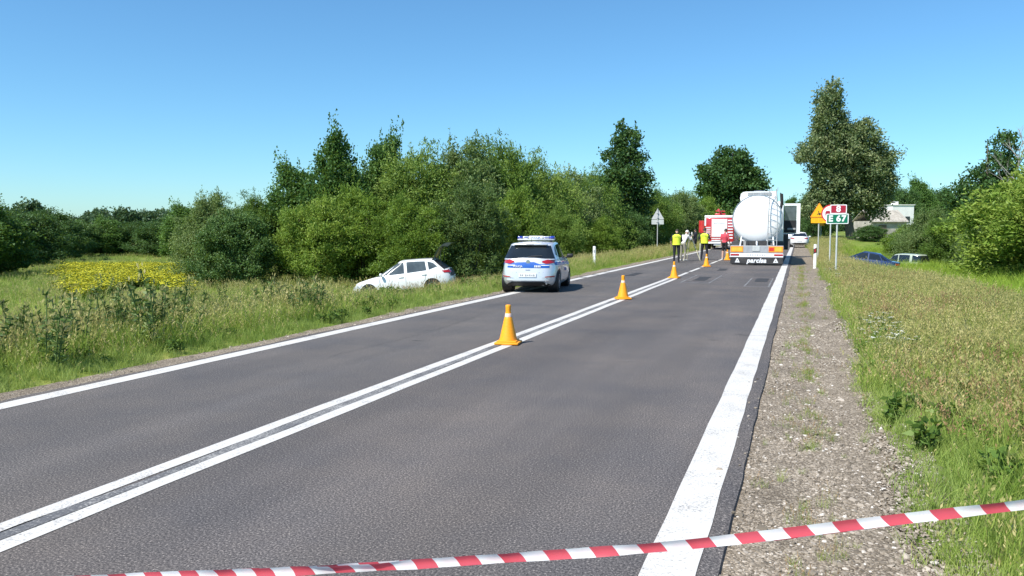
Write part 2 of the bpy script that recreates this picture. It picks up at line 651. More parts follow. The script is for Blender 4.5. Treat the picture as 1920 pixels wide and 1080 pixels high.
def build_ground():
    xs = np.unique(np.concatenate([np.linspace(-900, -120, 14), np.linspace(-120, -30, 31), np.linspace(-30, -9, 43), np.linspace(-9, 2, 34),
                                   np.linspace(2, 14, 49), np.linspace(14, 60, 24), np.linspace(60, 900, 16)]))
    ys = np.unique(np.concatenate([np.linspace(-60, -4, 8), np.linspace(-4, 50, 109), np.linspace(50, 130, 41), np.linspace(130, 2000, 40)]))
    X, Y = np.meshgrid(xs, ys)
    Z = zg(X, Y)
    V = np.stack([X, Y, Z], -1).reshape(-1, 3)
    a, b = len(ys), len(xs)
    i = np.arange(a * b).reshape(a, b)
    F = np.stack([i[:-1, :-1], i[:-1, 1:], i[1:, 1:], i[1:, :-1]], -1).reshape(-1, 4)
    me = np_mesh('ground', V, F, 'meadow')
    me.shade_smooth()
    tag(link('ground', me), 'meadow and verge ground on both sides of the raised road', 'ground', kind='structure')


def np_mesh(name, V, F, mat, tint=None):
    me = bpy.data.meshes.new(name)
    V = np.ascontiguousarray(V, dtype=np.float32)
    F = np.ascontiguousarray(F, dtype=np.int32)
    k = F.shape[1]
    me.vertices.add(len(V))
    me.vertices.foreach_set('co', V.ravel())
    me.loops.add(F.size)
    me.loops.foreach_set('vertex_index', F.ravel())
    me.polygons.add(len(F))
    me.polygons.foreach_set('loop_start', np.arange(0, F.size, k, dtype=np.int32))
    me.update(calc_edges=True)
    if tint is not None:
        at = me.attributes.new('tint', 'FLOAT', 'FACE')
        at.data.foreach_set('value', np.ascontiguousarray(tint, dtype=np.float32))
    if mat:
        for m_ in (mat if isinstance(mat, (list, tuple)) else [mat]):
            me.materials.append(M[m_])
    me.validate()
    return me


# ------------------------------------------------------------------ road, shoulder, markings
def build_road():
    build_ground()
    ys = np.concatenate([np.arange(-12, 60, 0.4), np.arange(60, 1400, 12.0)])
    er = -0.325 + 0.012 * np.sin(ys * 1.1) * np.sin(ys * 0.33 + 1) + rng.normal(0, 0.004, len(ys))
    el = -7.45 + 0.03 * np.sin(ys * 1.4 + 2) + rng.normal(0, 0.014, len(ys))
    mb = MB()
    cols = []
    for i, y in enumerate(ys):
        cols.append([(el[i] - 0.03, y, -0.075), (el[i], y, -0.004), (el[i] + 0.12, y, 0), (-4.13, y, 0.0), (er[i] - 0.12, y, 0), (er[i], y, -0.005), (er[i] + 0.03, y, -0.075)])
    mb.grid(cols)
    road = tag(mb.build('road', 'asphalt'), 'grey two-lane asphalt road running away between the verges', 'road', kind='structure')

    def strip(name, x0, x1, y0, y1, mat, z=0.004, step=0.6, wob=0.0045):
        n = max(1, int((min(y1, 80) - y0) / step))
        yy = list(np.linspace(y0, min(y1, 80), n + 1)) + ([y1] if y1 > 80 else [])
        mbx = MB()
        mbx.grid([[(x0 + rng.normal(0, wob), y, z), (x1 + rng.normal(0, wob), y, z)] for y in yy])
        return mbx.build(name, mat, road)

    strip('edge_line', -0.70, -0.437, -8, 900, 'road_paint')
    for y0, y1 in ((-8, 27.6), (27.9, 29.4), (29.7, 31.4), (31.65, 900)):
        strip('edge_line', -7.325, -7.075, y0, y1, 'road_paint')
    strip('centre_line', -4.325, -4.185, -8, 28.4, 'road_paint', step=1.2, wob=0.006)
    strip('centre_line', -4.075, -3.935, -8, 28.4, 'road_paint', step=1.2, wob=0.006)
    strip('worn_centre_paint', -4.18, -4.08, -8, 28.4, 'worn_paint', step=0.8, wob=0.012)
    y = 28.95
    for k in range(40):
        strip('centre_dash', -4.19, -4.05, y, y + 3.45, 'road_paint')
        y += 4.15 if k < 5 else 12.0
    # cut-and-filled test slots in the asphalt with a thin painted outline
    for x, y_, w, l_ in ((-3.1, 28.5, 0.42, 2.3), (-1.12, 28.3, 0.40, 1.9), (-3.02, 35.3, 0.35, 2.0), (-5.86, 30.4, 0.36, 2.2)):
        mbx = MB()
        mbx.grid([[(x - w / 2 + rng.normal(0, .015), yy, 0.004), (x + w / 2 + rng.normal(0, .015), yy, 0.004)] for yy in np.linspace(y_ - l_ / 2, y_ + l_ / 2, 7)])
        mbx.build('asphalt_patch', 'patch_asphalt', road)
    for x, y_, w, l_ in ((-3.1, 28.4, 0.95, 4.6), (-1.15, 27.2, 0.75, 4.6)):
        mbx = MB()
        for (a, b, c, d) in ((x - w / 2, x + w / 2, y_ - l_ / 2, y_ - l_ / 2 + .10), (x - w / 2, x + w / 2, y_ + l_ / 2 - .1, y_ + l_ / 2),
                             (x - w / 2, x - w / 2 + .05, y_ - l_ / 2 + .1, y_ + l_ / 2 - .1), (x + w / 2 - .05, x + w / 2, y_ - l_ / 2 + .1, y_ + l_ / 2 - .1)):
            mbx.grid([[(a, c, .004), (b, c, .004)], [(a, d, .004), (b, d, .004)]])
        mbx.build('chalk_outline', 'worn_paint', road)
    # short scuffs and cracks
    for x, y_, w, l_, mt in ((-2.3, 10.9, .16, .02, 'worn_paint'), (-2.15, 10.2, .22, .025, 'worn_paint'), (-2.45, 15.8, .42, .03, 'patch_asphalt'), (-5.6, 11.0, .25, .03, 'patch_asphalt'),
                             (-1.3, 12.6, .2, .03, 'patch_asphalt'), (-5.2, 21.3, .3, .06, 'worn_paint')):
        mbx = MB()
        mbx.grid([[(x + i * w / 4, y_ + .02 * math.sin(i * 2.1) - l_ / 2 * (1 - abs(i - 2) / 2), .004), (x + i * w / 4, y_ + .02 * math.sin(i * 2.1) + l_ / 2 * (1.05 - abs(i - 2) / 2), .004)] for i in range(5)])
        mbx.build('scuff_mark', mt, road)

    # cracks: thin wandering dark lines in the surface
    def crack(pts, w=.012):
        mbx = MB()
        P = [Vector((x, y, .004)) for x, y in pts]
        fine_ = []
        for a, b in zip(P[:-1], P[1:]):
            m_ = max(2, int((b - a).length / .12))
            for i in range(m_):
                f = i / m_
                q = a.lerp(b, f)
                fine_.append(Vector((q.x + rng.normal(0, .012), q.y + rng.normal(0, .012), .004)))
        fine_.append(P[-1])
        rows = []
        for i, q in enumerate(fine_):
            d = (fine_[min(i + 1, len(fine_) - 1)] - fine_[max(i - 1, 0)]).normalized()
            n_ = Vector((-d.y, d.x, 0)) * w * .5 * rng.uniform(.4, 1.2)
            rows.append([q - n_, q + n_])
        mbx.grid(rows)
        mbx.build('crack', 'patch_edge', road)
    crack([(-.95, 13.4), (-.72, 13.35), (-.45, 13.42)], .03)
    crack([(-5.9, 9.2), (-5.75, 11.6), (-5.9, 14.5)], .008)
    crack([(-7.0, 17.0), (-5.8, 17.1), (-4.4, 17.0)], .016)
    crack([(-3.6, 22.2), (-2.2, 22.3), (-.75, 22.2)], .018)

    # gravel shoulders, with a ragged outer edge
    def shoulder(name, xin, xout, wob, label):
        yy = np.concatenate([np.arange(-12, 45, 0.35), np.arange(45, 260, 4.0)])
        rows = []
        for y in yy:
            xo = xout + wob * (math.sin(y * 0.7) * 0.5 + math.sin(y * 1.9 + 1) * 0.35 + rng.normal(0, 0.2))
            xo += 0.16 * float(sstep(6, 22, y)) * (1 if xout > 0 else -1)
            row = []
            for k in range(7):
                x = xin + (xo - xin) * k / 6
                row.append((x, y, zgf(x, y) + (0.034 if k < 6 else -0.01) + rng.normal(0, 0.003)))
            rows.append(row)
        mbx = MB()
        mbx.grid(rows)
        return tag(mbx.build(name, 'gravel', None, 'all'), label, 'gravel', kind='structure')
    shoulder('gravel_shoulder', -0.36, 0.84, 0.26, 'pale gravel shoulder along the right edge of the asphalt')
    shoulder('gravel_verge', -7.40, -7.95, 0.12, 'narrow strip of grit between the left road edge and the grass')
    return road


build_road()


# ------------------------------------------------------------------ cones
def make_cone():
    t = thing('traffic_cone', 'x', 'traffic cone')
    mb = MB()
    mb.rbox((0, 0, 0.021), (0.36, 0.36, 0.034), 0.012)
    mb.rbox((0, 0, 0.048), (0.29, 0.29, 0.022), 0.008)
    mb.build('base', 'cone_orange', t, 40)
    prof = [(0.135, 0.058), (0.132, 0.075)]
    for k in range(7):                                         # stepped ribs up the body
        z0 = 0.075 + k * 0.045
        r0 = 0.130 - (z0 - 0.075) * 0.225
        prof += [(r0, z0), (r0 - 0.009, z0 + 0.040), (r0 - 0.013, z0 + 0.045)]
    prof += [(0.056, 0.395), (0.050, 0.405)]
    mb = MB()
    mb.lathe(prof, 28)
    mb.build('body', 'cone_orange', t, 25)
    mb = MB()
    mb.lathe([(0.053, 0.405), (0.047, 0.455), (0.045, 0.457)], 24)
    mb.build('reflective_band', 'cone_band', t, 40)
    mb = MB()
    mb.lathe([(0.042, 0.457), (0.042, 0.475), (0.038, 0.478), (0.040, 0.545), (0.041, 0.57), (0.036, 0.582), (0.02, 0.585)], 24)
    mb.build('top', 'cone_orange', t, 40)
    return t


CONES = [((-4.04, 11.15), 8, 'nearest orange cone, the largest, on the double white line'),
         ((-4.02, 19.37), 25, 'second orange cone from the camera, beside the parked police car'),
         ((-4.09, 28.45), -10, 'third orange cone, at the end of the double white line'),
         ((-3.97, 37.9), 15, 'fourth orange cone, in front of the officer with folded arms'),
         ((-3.72, 46.4), 0, 'farthest orange cone, half hidden at the left rear corner of the tanker')]
cone0 = make_cone()
for i, ((x, y), a, lab) in enumerate(CONES):
    o = cone0 if i == 0 else copy_tree(cone0)
    o.location = (x, y, 0.0045)
    o.rotation_euler = (0, 0, R(a))
    o['label'] = lab
    o['group'] = 'orange cones set along the centre line'


# ------------------------------------------------------------------ barrier tape in the foreground
def build_tape():
    pts = [(3.6, 4.05, 1.17), (2.0, 3.48, 0.965), (0.73, 3.02, 0.79), (-0.3, 2.65, 0.65), (-1.65, 2.49, 0.435), (-2.49, 2.40, 0.315), (-3.6, 2.3, 0.15), (-5.2, 2.2, 0.10), (-7.0, 2.1, 0.45), (-8.7, 2.0, 0.92)]
    P = np.array(pts)
    d = np.concatenate([[0], np.cumsum(np.linalg.norm(np.diff(P, axis=0), axis=1))])
    N = 260
    s = np.linspace(0, d[-1], N)
    # smooth path
    C = np.stack([np.interp(s, d, P[:, k]) for k in range(3)], 1)
    ker = np.hanning(31)
    ker /= ker.sum()
    Cs = np.stack([np.convolve(np.pad(C[:, k], 15, 'edge'), ker, 'valid') for k in range(3)], 1)
    Cs[:3] = C[:3]
    Cs[-3:] = C[-3:]
    t = tag(bpy.data.objects.new('barrier_tape', None), 'red and white striped barrier tape stretched across the foreground', 'barrier tape')
    col.objects.link(t)
    t.location = (0, 0, 0)
    T = np.gradient(Cs, axis=0)
    T /= np.linalg.norm(T, axis=1)[:, None]
    up = np.array([0, 0, 1.0])
    side = np.cross(T, up)
    side /= np.linalg.norm(side, axis=1)[:, None]
    upv = np.cross(side, T)

    def band(name, off, vlo, vhi, ph, lean, shift):
        V, uvs = [], []
        m = 5
        for i in range(N):
            tilt = lean + 0.25 * math.sin(s[i] * 1.9 + ph) + 0.12 * math.sin(s[i] * 5.3 + ph)
            ax = upv[i] * math.cos(tilt) + side[i] * math.sin(tilt)
            nn = side[i] * math.cos(tilt) - upv[i] * math.sin(tilt)
            rip = 0.0035 * math.sin(s[i] * 11 + ph * 2) + 0.002 * math.sin(s[i] * 27)
            for k in range(m):
                v = vlo + (vhi - vlo) * k / (m - 1)
                bow = off + 0.005 * math.cos((k / (m - 1) - 0.5) * math.pi) + rip * (k / (m - 1) - 0.4) * 2
                V.append(Cs[i] + ax * v + nn * bow)
                uvs.append((s[i] + shift, (v - vlo) / (vhi - vlo)))
        V = np.array(V)
        idx = np.arange(N * m).reshape(N, m)
        F = np.stack([idx[:-1, :-1], idx[:-1, 1:], idx[1:, 1:], idx[1:, :-1]], -1).reshape(-1, 4)
        me = np_mesh(name, V, F, 'tape')
        uvl = me.uv_layers.new(name='UVMap')
        li = np.zeros(len(me.loops), dtype=np.int32)
        me.loops.foreach_get('vertex_index', li)
        uvl.data.foreach_set('uv', np.array(uvs, dtype=np.float32)[li].ravel())
        me.shade_smooth()
        return link(name, me, t)
    band('front_layer', 0.004, -0.0155, 0.014, 0.0, 0.35, 0.0)
    band('folded_layer', -0.010, -0.0145, 0.020, 0.9, 0.10, 0.055)


build_tape()


# ------------------------------------------------------------------ signs and marker posts
def frame_poly(w, h, r=0.03):
    """rounded rectangle outline centred at 0"""
    pts = []
    for cx, cz, a0 in ((w / 2 - r, h / 2 - r, 0), (-w / 2 + r, h / 2 - r, 90), (-w / 2 + r, -h / 2 + r, 180), (w / 2 - r, -h / 2 + r, 270)):
        for k in range(4):
            a = R(a0 + k * 30)
            pts.append((cx + r * math.cos(a), cz + r * math.sin(a)))
    return pts


def plate(name, parent, poly, z, y, mat, t=0.004, x=0):
    mb = MB()
    mb.prism(poly, t, Matrix.Translation((x, y, z)))
    return mb.build(name, mat, parent)


def pole(parent, h, r=0.032, mat='galvanised', x=0, y=0.05):
    mb = MB()
    mb.tube([(x, y, -0.3), (x, y, h)], r, 12)
    return mb.build('post', mat, parent, 40)


def circle(r, n=32):
    return [(r * math.cos(2 * math.pi * k / n), r * math.sin(2 * math.pi * k / n)) for k in range(n)]


t = thing('route_sign', 'red number 8 plate above a green E 67 plate on a grey post', 'road sign', (1.33, 31.63, 0), R(-2))
pole(t, 2.60)
p = plate('upper_plate', t, frame_poly(0.56, 0.33), 2.455, 0.0, 'sign_white', 0.006, 0.03)
plate('red_field', p, frame_poly(0.50, 0.27, 0.02), 2.455, -0.005, 'sign_red', 0.004, 0.03)
text('8', 0.30, 'sign_white', p, (0.03, -0.009, 2.455), FACE_MINUS_Y, bold=0.012)
p = plate('lower_plate', t, frame_poly(0.76, 0.37), 2.105, 0.0, 'sign_white', 0.006, 0.0)
plate('green_field', p, frame_poly(0.70, 0.31, 0.02), 2.105, -0.005, 'sign_green', 0.004, 0.0)
text('E', 0.30, 'sign_white', p, (-0.225, -0.009, 2.105), FACE_MINUS_Y, bold=0.012)
text('6', 0.30, 'sign_white', p, (0.04, -0.009, 2.105), FACE_MINUS_Y, bold=0.012)
text('7', 0.30, 'sign_white', p, (0.215, -0.009, 2.105), FACE_MINUS_Y, bold=0.012)

t = thing('no_overtaking_sign', 'round white sign with red rim and red car, partly behind the route sign', 'road sign', (1.40, 40.0, 0), R(-2))
pole(t, 2.85)
plate('rim', t, circle(0.42), 2.45, 0, 'sign_bright_red', 0.006)
plate('field', t, circle(0.365), 2.45, -0.005, 'sign_white', 0.004)
plate('red_car', t, [(-0.24, -0.10), (-0.22, -0.10), (-0.22, -0.15), (-0.17, -0.15), (-0.17, -0.10), (-0.09, -0.10), (-0.09, -0.15), (-0.04, -0.15), (-0.04, -0.10), (-0.02, -0.10), (-0.02, 0.03), (-0.06, 0.10), (-0.20, 0.10), (-0.24, 0.03)], 2.48, -0.008, 'sign_red', 0.002)
plate('black_car', t, [(0.02, -0.10), (0.04, -0.10), (0.04, -0.15), (0.09, -0.15), (0.09, -0.10), (0.17, -0.10), (0.17, -0.15), (0.22, -0.15), (0.22, -0.10), (0.24, -0.10), (0.24, 0.03), (0.20, 0.10), (0.06, 0.10), (0.02, 0.03)], 2.48, -0.008, 'ink_black', 0.002)

t = thing('warning_sign', 'yellow triangular warning sign with a small yellow plate below', 'road sign', (1.02, 46.0, 0), 0)
pole(t, 2.9)


def tri(w, h, r=0.06):
    c = [(-w / 2, 0), (w / 2, 0), (0, h)]
    out = []
    for i in range(3):
        p0, p1, p2 = Vector(c[i - 1]), Vector(c[i]), Vector(c[(i + 1) % 3])
        a = p1 + (p0 - p1).normalized() * r
        b = p1 + (p2 - p1).normalized() * r
        out += [tuple(a), tuple((a + b) / 2 * 0.5 + p1 * 0.5), tuple(b)]
    return out


plate('triangle', t, tri(0.92, 0.80), 2.36, 0, 'orange_plate', 0.006)
plate('field', t, tri(0.78, 0.66, 0.05), 2.405, -0.005, 'sign_yellow', 0.004)
plate('pictogram', t, [(-0.12, 0.0), (-0.09, 0.10), (-0.02, 0.12), (-0.06, 0.25), (-0.03, 0.26), (0.02, 0.14), (0.10, 0.11), (0.16, 0.12), (0.15, 0.08), (0.05, 0.05), (0.02, 0.0), (-0.01, 0.06), (-0.07, 0.06)], 2.46, -0.008, 'ink_black', 0.002)
p = plate('distance_plate', t, frame_poly(0.80, 0.27), 2.20, 0, 'sign_yellow', 0.006)
text('1,1 km', 0.17, 'orange_plate', p, (0, -0.005, 2.20), FACE_MINUS_Y)

t = thing('distant_warning_sign', 'small yellow warning sign far off beside the road', 'road sign', (3.0, 121.0, 0), 0)
pole(t, 2.9)
plate('triangle', t, tri(1.0, 0.88), 2.30, 0, 'orange_plate', 0.006)
plate('field', t, tri(0.84, 0.72, 0.05), 2.35, -0.005, 'sign_yellow', 0.004)

t = thing('reversed_warning_sign', 'grey back of a triangular sign on a post in the left verge', 'road sign', (-9.85, 59.65, zgf(-9.85, 59.65)), R(3))
pole(t, 3.30)
plate('triangle_back', t, tri(0.94, 0.82), 2.50, 0.09, 'galvanised', 0.006)
plate('plate_back', t, frame_poly(0.90, 0.33), 2.30, 0.09, 'galvanised', 0.006)
for z in (2.62, 2.95, 2.30):
    mb = MB()
    mb.box((0, 0.045, z), (0.16, 0.09, 0.04))
    mb.build('clamp', 'frame_grey', t)


def delineator(label, loc, h, band, rz=0):
    t = thing('marker_post', label, 'marker post', loc, rz, 'white plastic marker posts along the road')
    mb = MB()
    w, d = 0.06, 0.05
    prof = [(-w, -d), (-w * .4, -d * 1.25), (w * .4, -d * 1.25), (w, -d), (w, d), (-w, d)]
    vs, fs = [], []
    for z, k in ((-0.2, 1), (h - 0.02, 1)):
        vs += [(x * k, y * k, z) for x, y in prof]
    vs += [(x * .9, y * .9, h + (0.03 if y < 0 else -0.01)) for x, y in prof]
    n = len(prof)
    for i in range(2):
        for k in range(n):
            fs.append((i * n + k, i * n + (k + 1) % n, (i + 1) * n + (k + 1) % n, (i + 1) * n + k))
    fs.append(tuple(2 * n + k for k in range(n)))
    mb.add(vs, fs)
    mb.build('body', 'post_white', t)
    if band:
        mb = MB()
        vs = []
        for z0, z1 in ((h - 0.37, h - 0.15),):
            vs += [(x * 1.05, y * 1.05, z0 + x * 0.5) for x, y in prof] + [(x * 1.05, y * 1.05, z1 + x * 0.5) for x, y in prof]
        mb.add(vs, [(k, (k + 1) % n, n + (k + 1) % n, n + k) for k in range(n)])
        b = mb.build('black_band', 'ink_black', t)
        mb = MB()
        mb.box((0, -0.069, h - 0.25), (0.045, 0.006, 0.15))
        mb.build('reflector', 'red_lens', t)
    else:
        mb = MB()
        mb.box((0, -0.066, h - 0.2), (0.05, 0.006, 0.13))
        mb.build('reflector', 'ink_grey', t)
    return t


delineator('white marker post in the left verge beyond the police car', (-8.85, 36.1, zgf(-8.85, 36.1)), 0.92, False, R(4))
delineator('white marker post with a black band right of the tanker', (0.72, 37.9, zgf(0.72, 37.9)), 1.08, True, R(-2))


# ------------------------------------------------------------------ cars
class Car:
    """a car body from two stacks of rounded outlines: lower body and greenhouse. x forward, y left, origin on the ground"""
    LT = [0, .07, .2, .4, .6, .78, .9, .97, 1.0]

    def __init__(s, p):
        s.p = p
        s.hw = p['W'] / 2

    def zb(s, x):
        L = s.p['L']
        return np.interp(x, [-L / 2, -L / 2 + .5, L / 2 - .5, L / 2], [s.p.get('zrear', .30), .20, .18, .22])

    def zd(s, x):
        a = s.p['deck']
        return np.interp(x, [q[0] for q in a], [q[1] for q in a])

    def low(s, t):
        p = s.p
        L = p['L']
        w = s.hw * np.interp(t, s.LT, [.90, .955, .985, 1.0, 1.0, .985, .965, .94, .915])
        xr = -L / 2 + np.interp(t, [q[0] for q in p['rear']], [q[1] for q in p['rear']])
        xf = L / 2 - np.interp(t, [q[0] for q in p['nose']], [q[1] for q in p['nose']])
        return w, xr, xf

    def gre(s, t):
        p = s.p
        k = min(t / .9, 1)
        w = p['gw'][0] + (p['gw'][1] - p['gw'][0]) * k
        xr = p['gr'][0] + (p['gr'][1] - p['gr'][0]) * k ** p.get('gre', 1.0)
        xf = p['gf'][0] + (p['gf'][1] - p['gf'][0]) * k ** 1.12
        e = np.interp(t, [.9, .95, 1.0], [0, .025, .085])
        return w - e, xr + e, xf - e

    def groof(s, x):
        a = s.p['roof']
        return np.interp(x, [q[0] for q in a], [q[1] for q in a])

    def gz(s, x, t):
        z0 = s.zd(x) - .03
        z1 = s.groof(x)
        k = np.interp(t, [0, .9, .95, 1.0], [0, .93, .975, 1.0])
        return z0 + (z1 - z0) * k

    @staticmethod
    def sup(v, c, a, b, n):
        q = min(abs((v - c) / a), .9999)
        return b * (1 - q ** n) ** (1 / n)

    NL, NG = 5.0, 5.5

    def stack(s, which):
        fn = s.low if which == 'low' else s.gre
        n = s.NL if which == 'low' else s.NG
        ts = s.LT if which == 'low' else [0, .15, .35, .55, .75, .9, .93, .96, .985, 1.0]
        K = 64
        th = [2 * math.pi * (k + .5) / K for k in range(K)]
        mb = MB()
        rows = []
        for t in ts:
            w, xr, xf = fn(t)
            xc, a = (xr + xf) / 2, (xf - xr) / 2
            row = []
            for q in th:
                c, sn = math.cos(q), math.sin(q)
                x = xc + a * math.copysign(abs(c) ** (2 / n), c)
                y = w * math.copysign(abs(sn) ** (2 / n), sn)
                z = s.zb(x) + (s.zd(x) - s.zb(x)) * t if which == 'low' else s.gz(x, t)
                row.append((x, y, float(z)))
            rows.append(row)
        vs = [p for r_ in rows for p in r_]
        fs = []
        for i in range(len(ts) - 1):
            for k in range(K):
                fs.append((i * K + k, i * K + (k + 1) % K, (i + 1) * K + (k + 1) % K, (i + 1) * K + k))
        mb.add(vs, fs)
        # caps: strips between mirrored points, slightly crowned on top
        for top in (True, False):
            row = rows[-1] if top else rows[0]
            base = (len(ts) - 1) * K if top else 0
            m = 6
            ids = []
            for k in range(K // 2):
                p0, p1 = row[k], row[K - 1 - k]
                line = [base + k]
                for j in range(1, m):
                    f = j / m
                    hump = (4 * f * (1 - f)) * s.p['crown'] * (1 if top else 0)
                    mb.v.append((p0[0] + (p1[0] - p0[0]) * f, p0[1] + (p1[1] - p0[1]) * f, p0[2] + hump))
                    line.append(len(mb.v) - 1)
                line.append(base + K - 1 - k)
                ids.append(line)
            for k in range(len(ids) - 1):
                for j in range(m):
                    mb.f.append((ids[k][j], ids[k][j + 1], ids[k + 1][j + 1], ids[k + 1][j]))
            for e in (0, -1):
                pass
        # close the two end slits
        for row_i in (0, len(ts) - 1):
            pass
        me = mb.mesh(which, None)
        bm = bmesh.new()
        bm.from_mesh(me)
        bmesh.ops.holes_fill(bm, edges=[e for e in bm.edges if e.is_boundary], sides=0)
        bmesh.ops.recalc_face_normals(bm, faces=bm.faces)
        bm.to_mesh(me)
        bm.free()
        return me

    # surface lookups
    def y_low(s, x, z):
        t = float((z - s.zb(x)) / (s.zd(x) - s.zb(x)))
        w, xr, xf = s.low(min(max(t, 0), 1))
        return s.sup(x, (xr + xf) / 2, (xf - xr) / 2, w, s.NL)

    def x_low(s, y, z, front):
        x = s.p['L'] / 2 * (.95 if front else -.95)
        for _ in range(3):
            t = float((z - s.zb(x)) / (s.zd(x) - s.zb(x)))
            w, xr, xf = s.low(min(max(t, 0), 1))
            a = s.sup(y, 0, w, (xf - xr) / 2, s.NL)
            x = (xr + xf) / 2 + (a if front else -a)
        return x

    def side_low(s, mb, bot, top, sg=1, off=.004, nu=8, nv=4):
        """patch on the lower body side between two (x,z) polylines"""
        G = []
        for j in range(nv + 1):
            f = j / nv
            row = []
            for i in range(nu + 1):
                u = i / nu * (len(bot) - 1)
                k = min(int(u), len(bot) - 2)
                g = u - k
                bx = [bot[k][c] + (bot[k + 1][c] - bot[k][c]) * g for c in (0, 1)]
                tx = [top[k][c] + (top[k + 1][c] - top[k][c]) * g for c in (0, 1)]
                x, z = bx[0] + (tx[0] - bx[0]) * f, bx[1] + (tx[1] - bx[1]) * f
                row.append((x, sg * (s.y_low(x, z) + off), z))
            G.append(row)
        mb.grid(G)

    def end_low(s, mb, bot, top, front=False, off=.004, nu=8, nv=4):
        G = []
        for j in range(nv + 1):
            f = j / nv
            row = []
            for i in range(nu + 1):
                u = i / nu * (len(bot) - 1)
                k = min(int(u), len(bot) - 2)
                g = u - k
                bx = [bot[k][c] + (bot[k + 1][c] - bot[k][c]) * g for c in (0, 1)]
                tx = [top[k][c] + (top[k + 1][c] - top[k][c]) * g for c in (0, 1)]
                y, z = bx[0] + (tx[0] - bx[0]) * f, bx[1] + (tx[1] - bx[1]) * f
                row.append((s.x_low(y, z, front) + (off if front else -off), y * (1 + off * 1.6 * abs(y / s.hw) ** 3 / s.hw), z))
            G.append(row)
        mb.grid(G)

    def side_gre(s, mb, bot, top, sg=1, off=.004, nu=8, nv=5):
        """(x,t) polylines"""
        G = []
        for j in range(nv + 1):
            f = j / nv
            row = []
            for i in range(nu + 1):
                u = i / nu * (len(bot) - 1)
                k = min(int(u), len(bot) - 2)
                g = u - k
                bx = [bot[k][c] + (bot[k + 1][c] - bot[k][c]) * g for c in (0, 1)]
                tx = [top[k][c] + (top[k + 1][c] - top[k][c]) * g for c in (0, 1)]
                x, t = bx[0] + (tx[0] - bx[0]) * f, bx[1] + (tx[1] - bx[1]) * f
                w, xr, xf = s.gre(t)
                y = s.sup(x, (xr + xf) / 2, (xf - xr) / 2, w, s.NG)
                row.append((x, sg * (y + off), float(s.gz(x, t))))
            G.append(row)
        mb.grid(G)

    def end_gre(s, mb, y0, y1, t0, t1, front, off=.012, nu=16, nv=8):
        """full-width glass: half widths y0 at t0, y1 at t1"""
        G = []
        for j in range(nv + 1):
            f = j / nv
            t = t0 + (t1 - t0) * f
            hw = y0 + (y1 - y0) * f
            row = []
            for i in range(nu + 1):
                y = -hw + 2 * hw * i / nu
                w, xr, xf = s.gre(t)
                a = s.sup(y, 0, w, (xf - xr) / 2, s.NG)
                x = (xr + xf) / 2 + (a if front else -a)
                row.append((x + (off if front else -off), y * (1 + .02 * abs(y / hw) ** 3), float(s.gz(x, t))))
            G.append(row)
        mb.grid(G)


def cut_arches(me, axles, hw, r, depth=.34):
    """cut the four wheel openings into a body mesh"""
    body = bpy.data.objects.new('tmp_body', me)
    col.objects.link(body)
    cutters = []
    for ax in axles:
        for sg in (-1, 1):
            mb = MB()
            mb.lathe([(r, hw - depth), (r, hw + .25)] if sg > 0 else [(r, -hw - .25), (r, -hw + depth)], 32, 'y', (ax, 0, .33))
            c = mb.build('tmp_cut', None)
            cutters.append(c)
            md = body.modifiers.new('b', 'BOOLEAN')
            md.operation = 'DIFFERENCE'
            md.solver = 'EXACT'
            md.object = c
    dg = bpy.context.evaluated_depsgraph_get()
    dg.update()
    out = bpy.data.meshes.new_from_object(body.evaluated_get(dg))
    bpy.data.objects.remove(body)
    for c in cutters:
        bpy.data.objects.remove(c)
    return out


def wheel(parent, x, y, sg, r=.315, w=.20, rim_mat='rim'):
    """sg: +1 left side, -1 right side"""
    mb = MB()
    mb.lathe([(r * .66, -w / 2), (r * .93, -w / 2), (r * .985, -w * .36), (r, -w * .2), (r, w * .2), (r * .985, w * .36), (r * .93, w / 2), (r * .66, w / 2)], 36, 'y', close=True)
    o = mb.build('wheel', 'rubber', parent, 40)
    o.location = (x, y, r)
    mb = MB()
    yo = sg * w / 2
    mb.lathe([(r * .67, yo * .2), (r * .67, yo * .96), (r * .60, yo * .98), (r * .59, yo * .5)], 30, 'y', close=True)
    mb.lathe([(r * .58, yo * .35), (r * .56, yo * .40)], 30, 'y')
    for k in range(5):
        a = 2 * math.pi * k / 5 + .3
        rot = Matrix.Rotation(a, 3, 'Y')
        c = rot @ Vector((r * .36, yo * .78, 0))
        mb.box(c, (r * .52, abs(yo) * .22, r * .13), rot)
    mb.lathe([(r * .14, yo * .7), (r * .13, yo * .95), (r * .08, yo)], 16, 'y')
    mb.build('rim', rim_mat, o, 40)
    return o


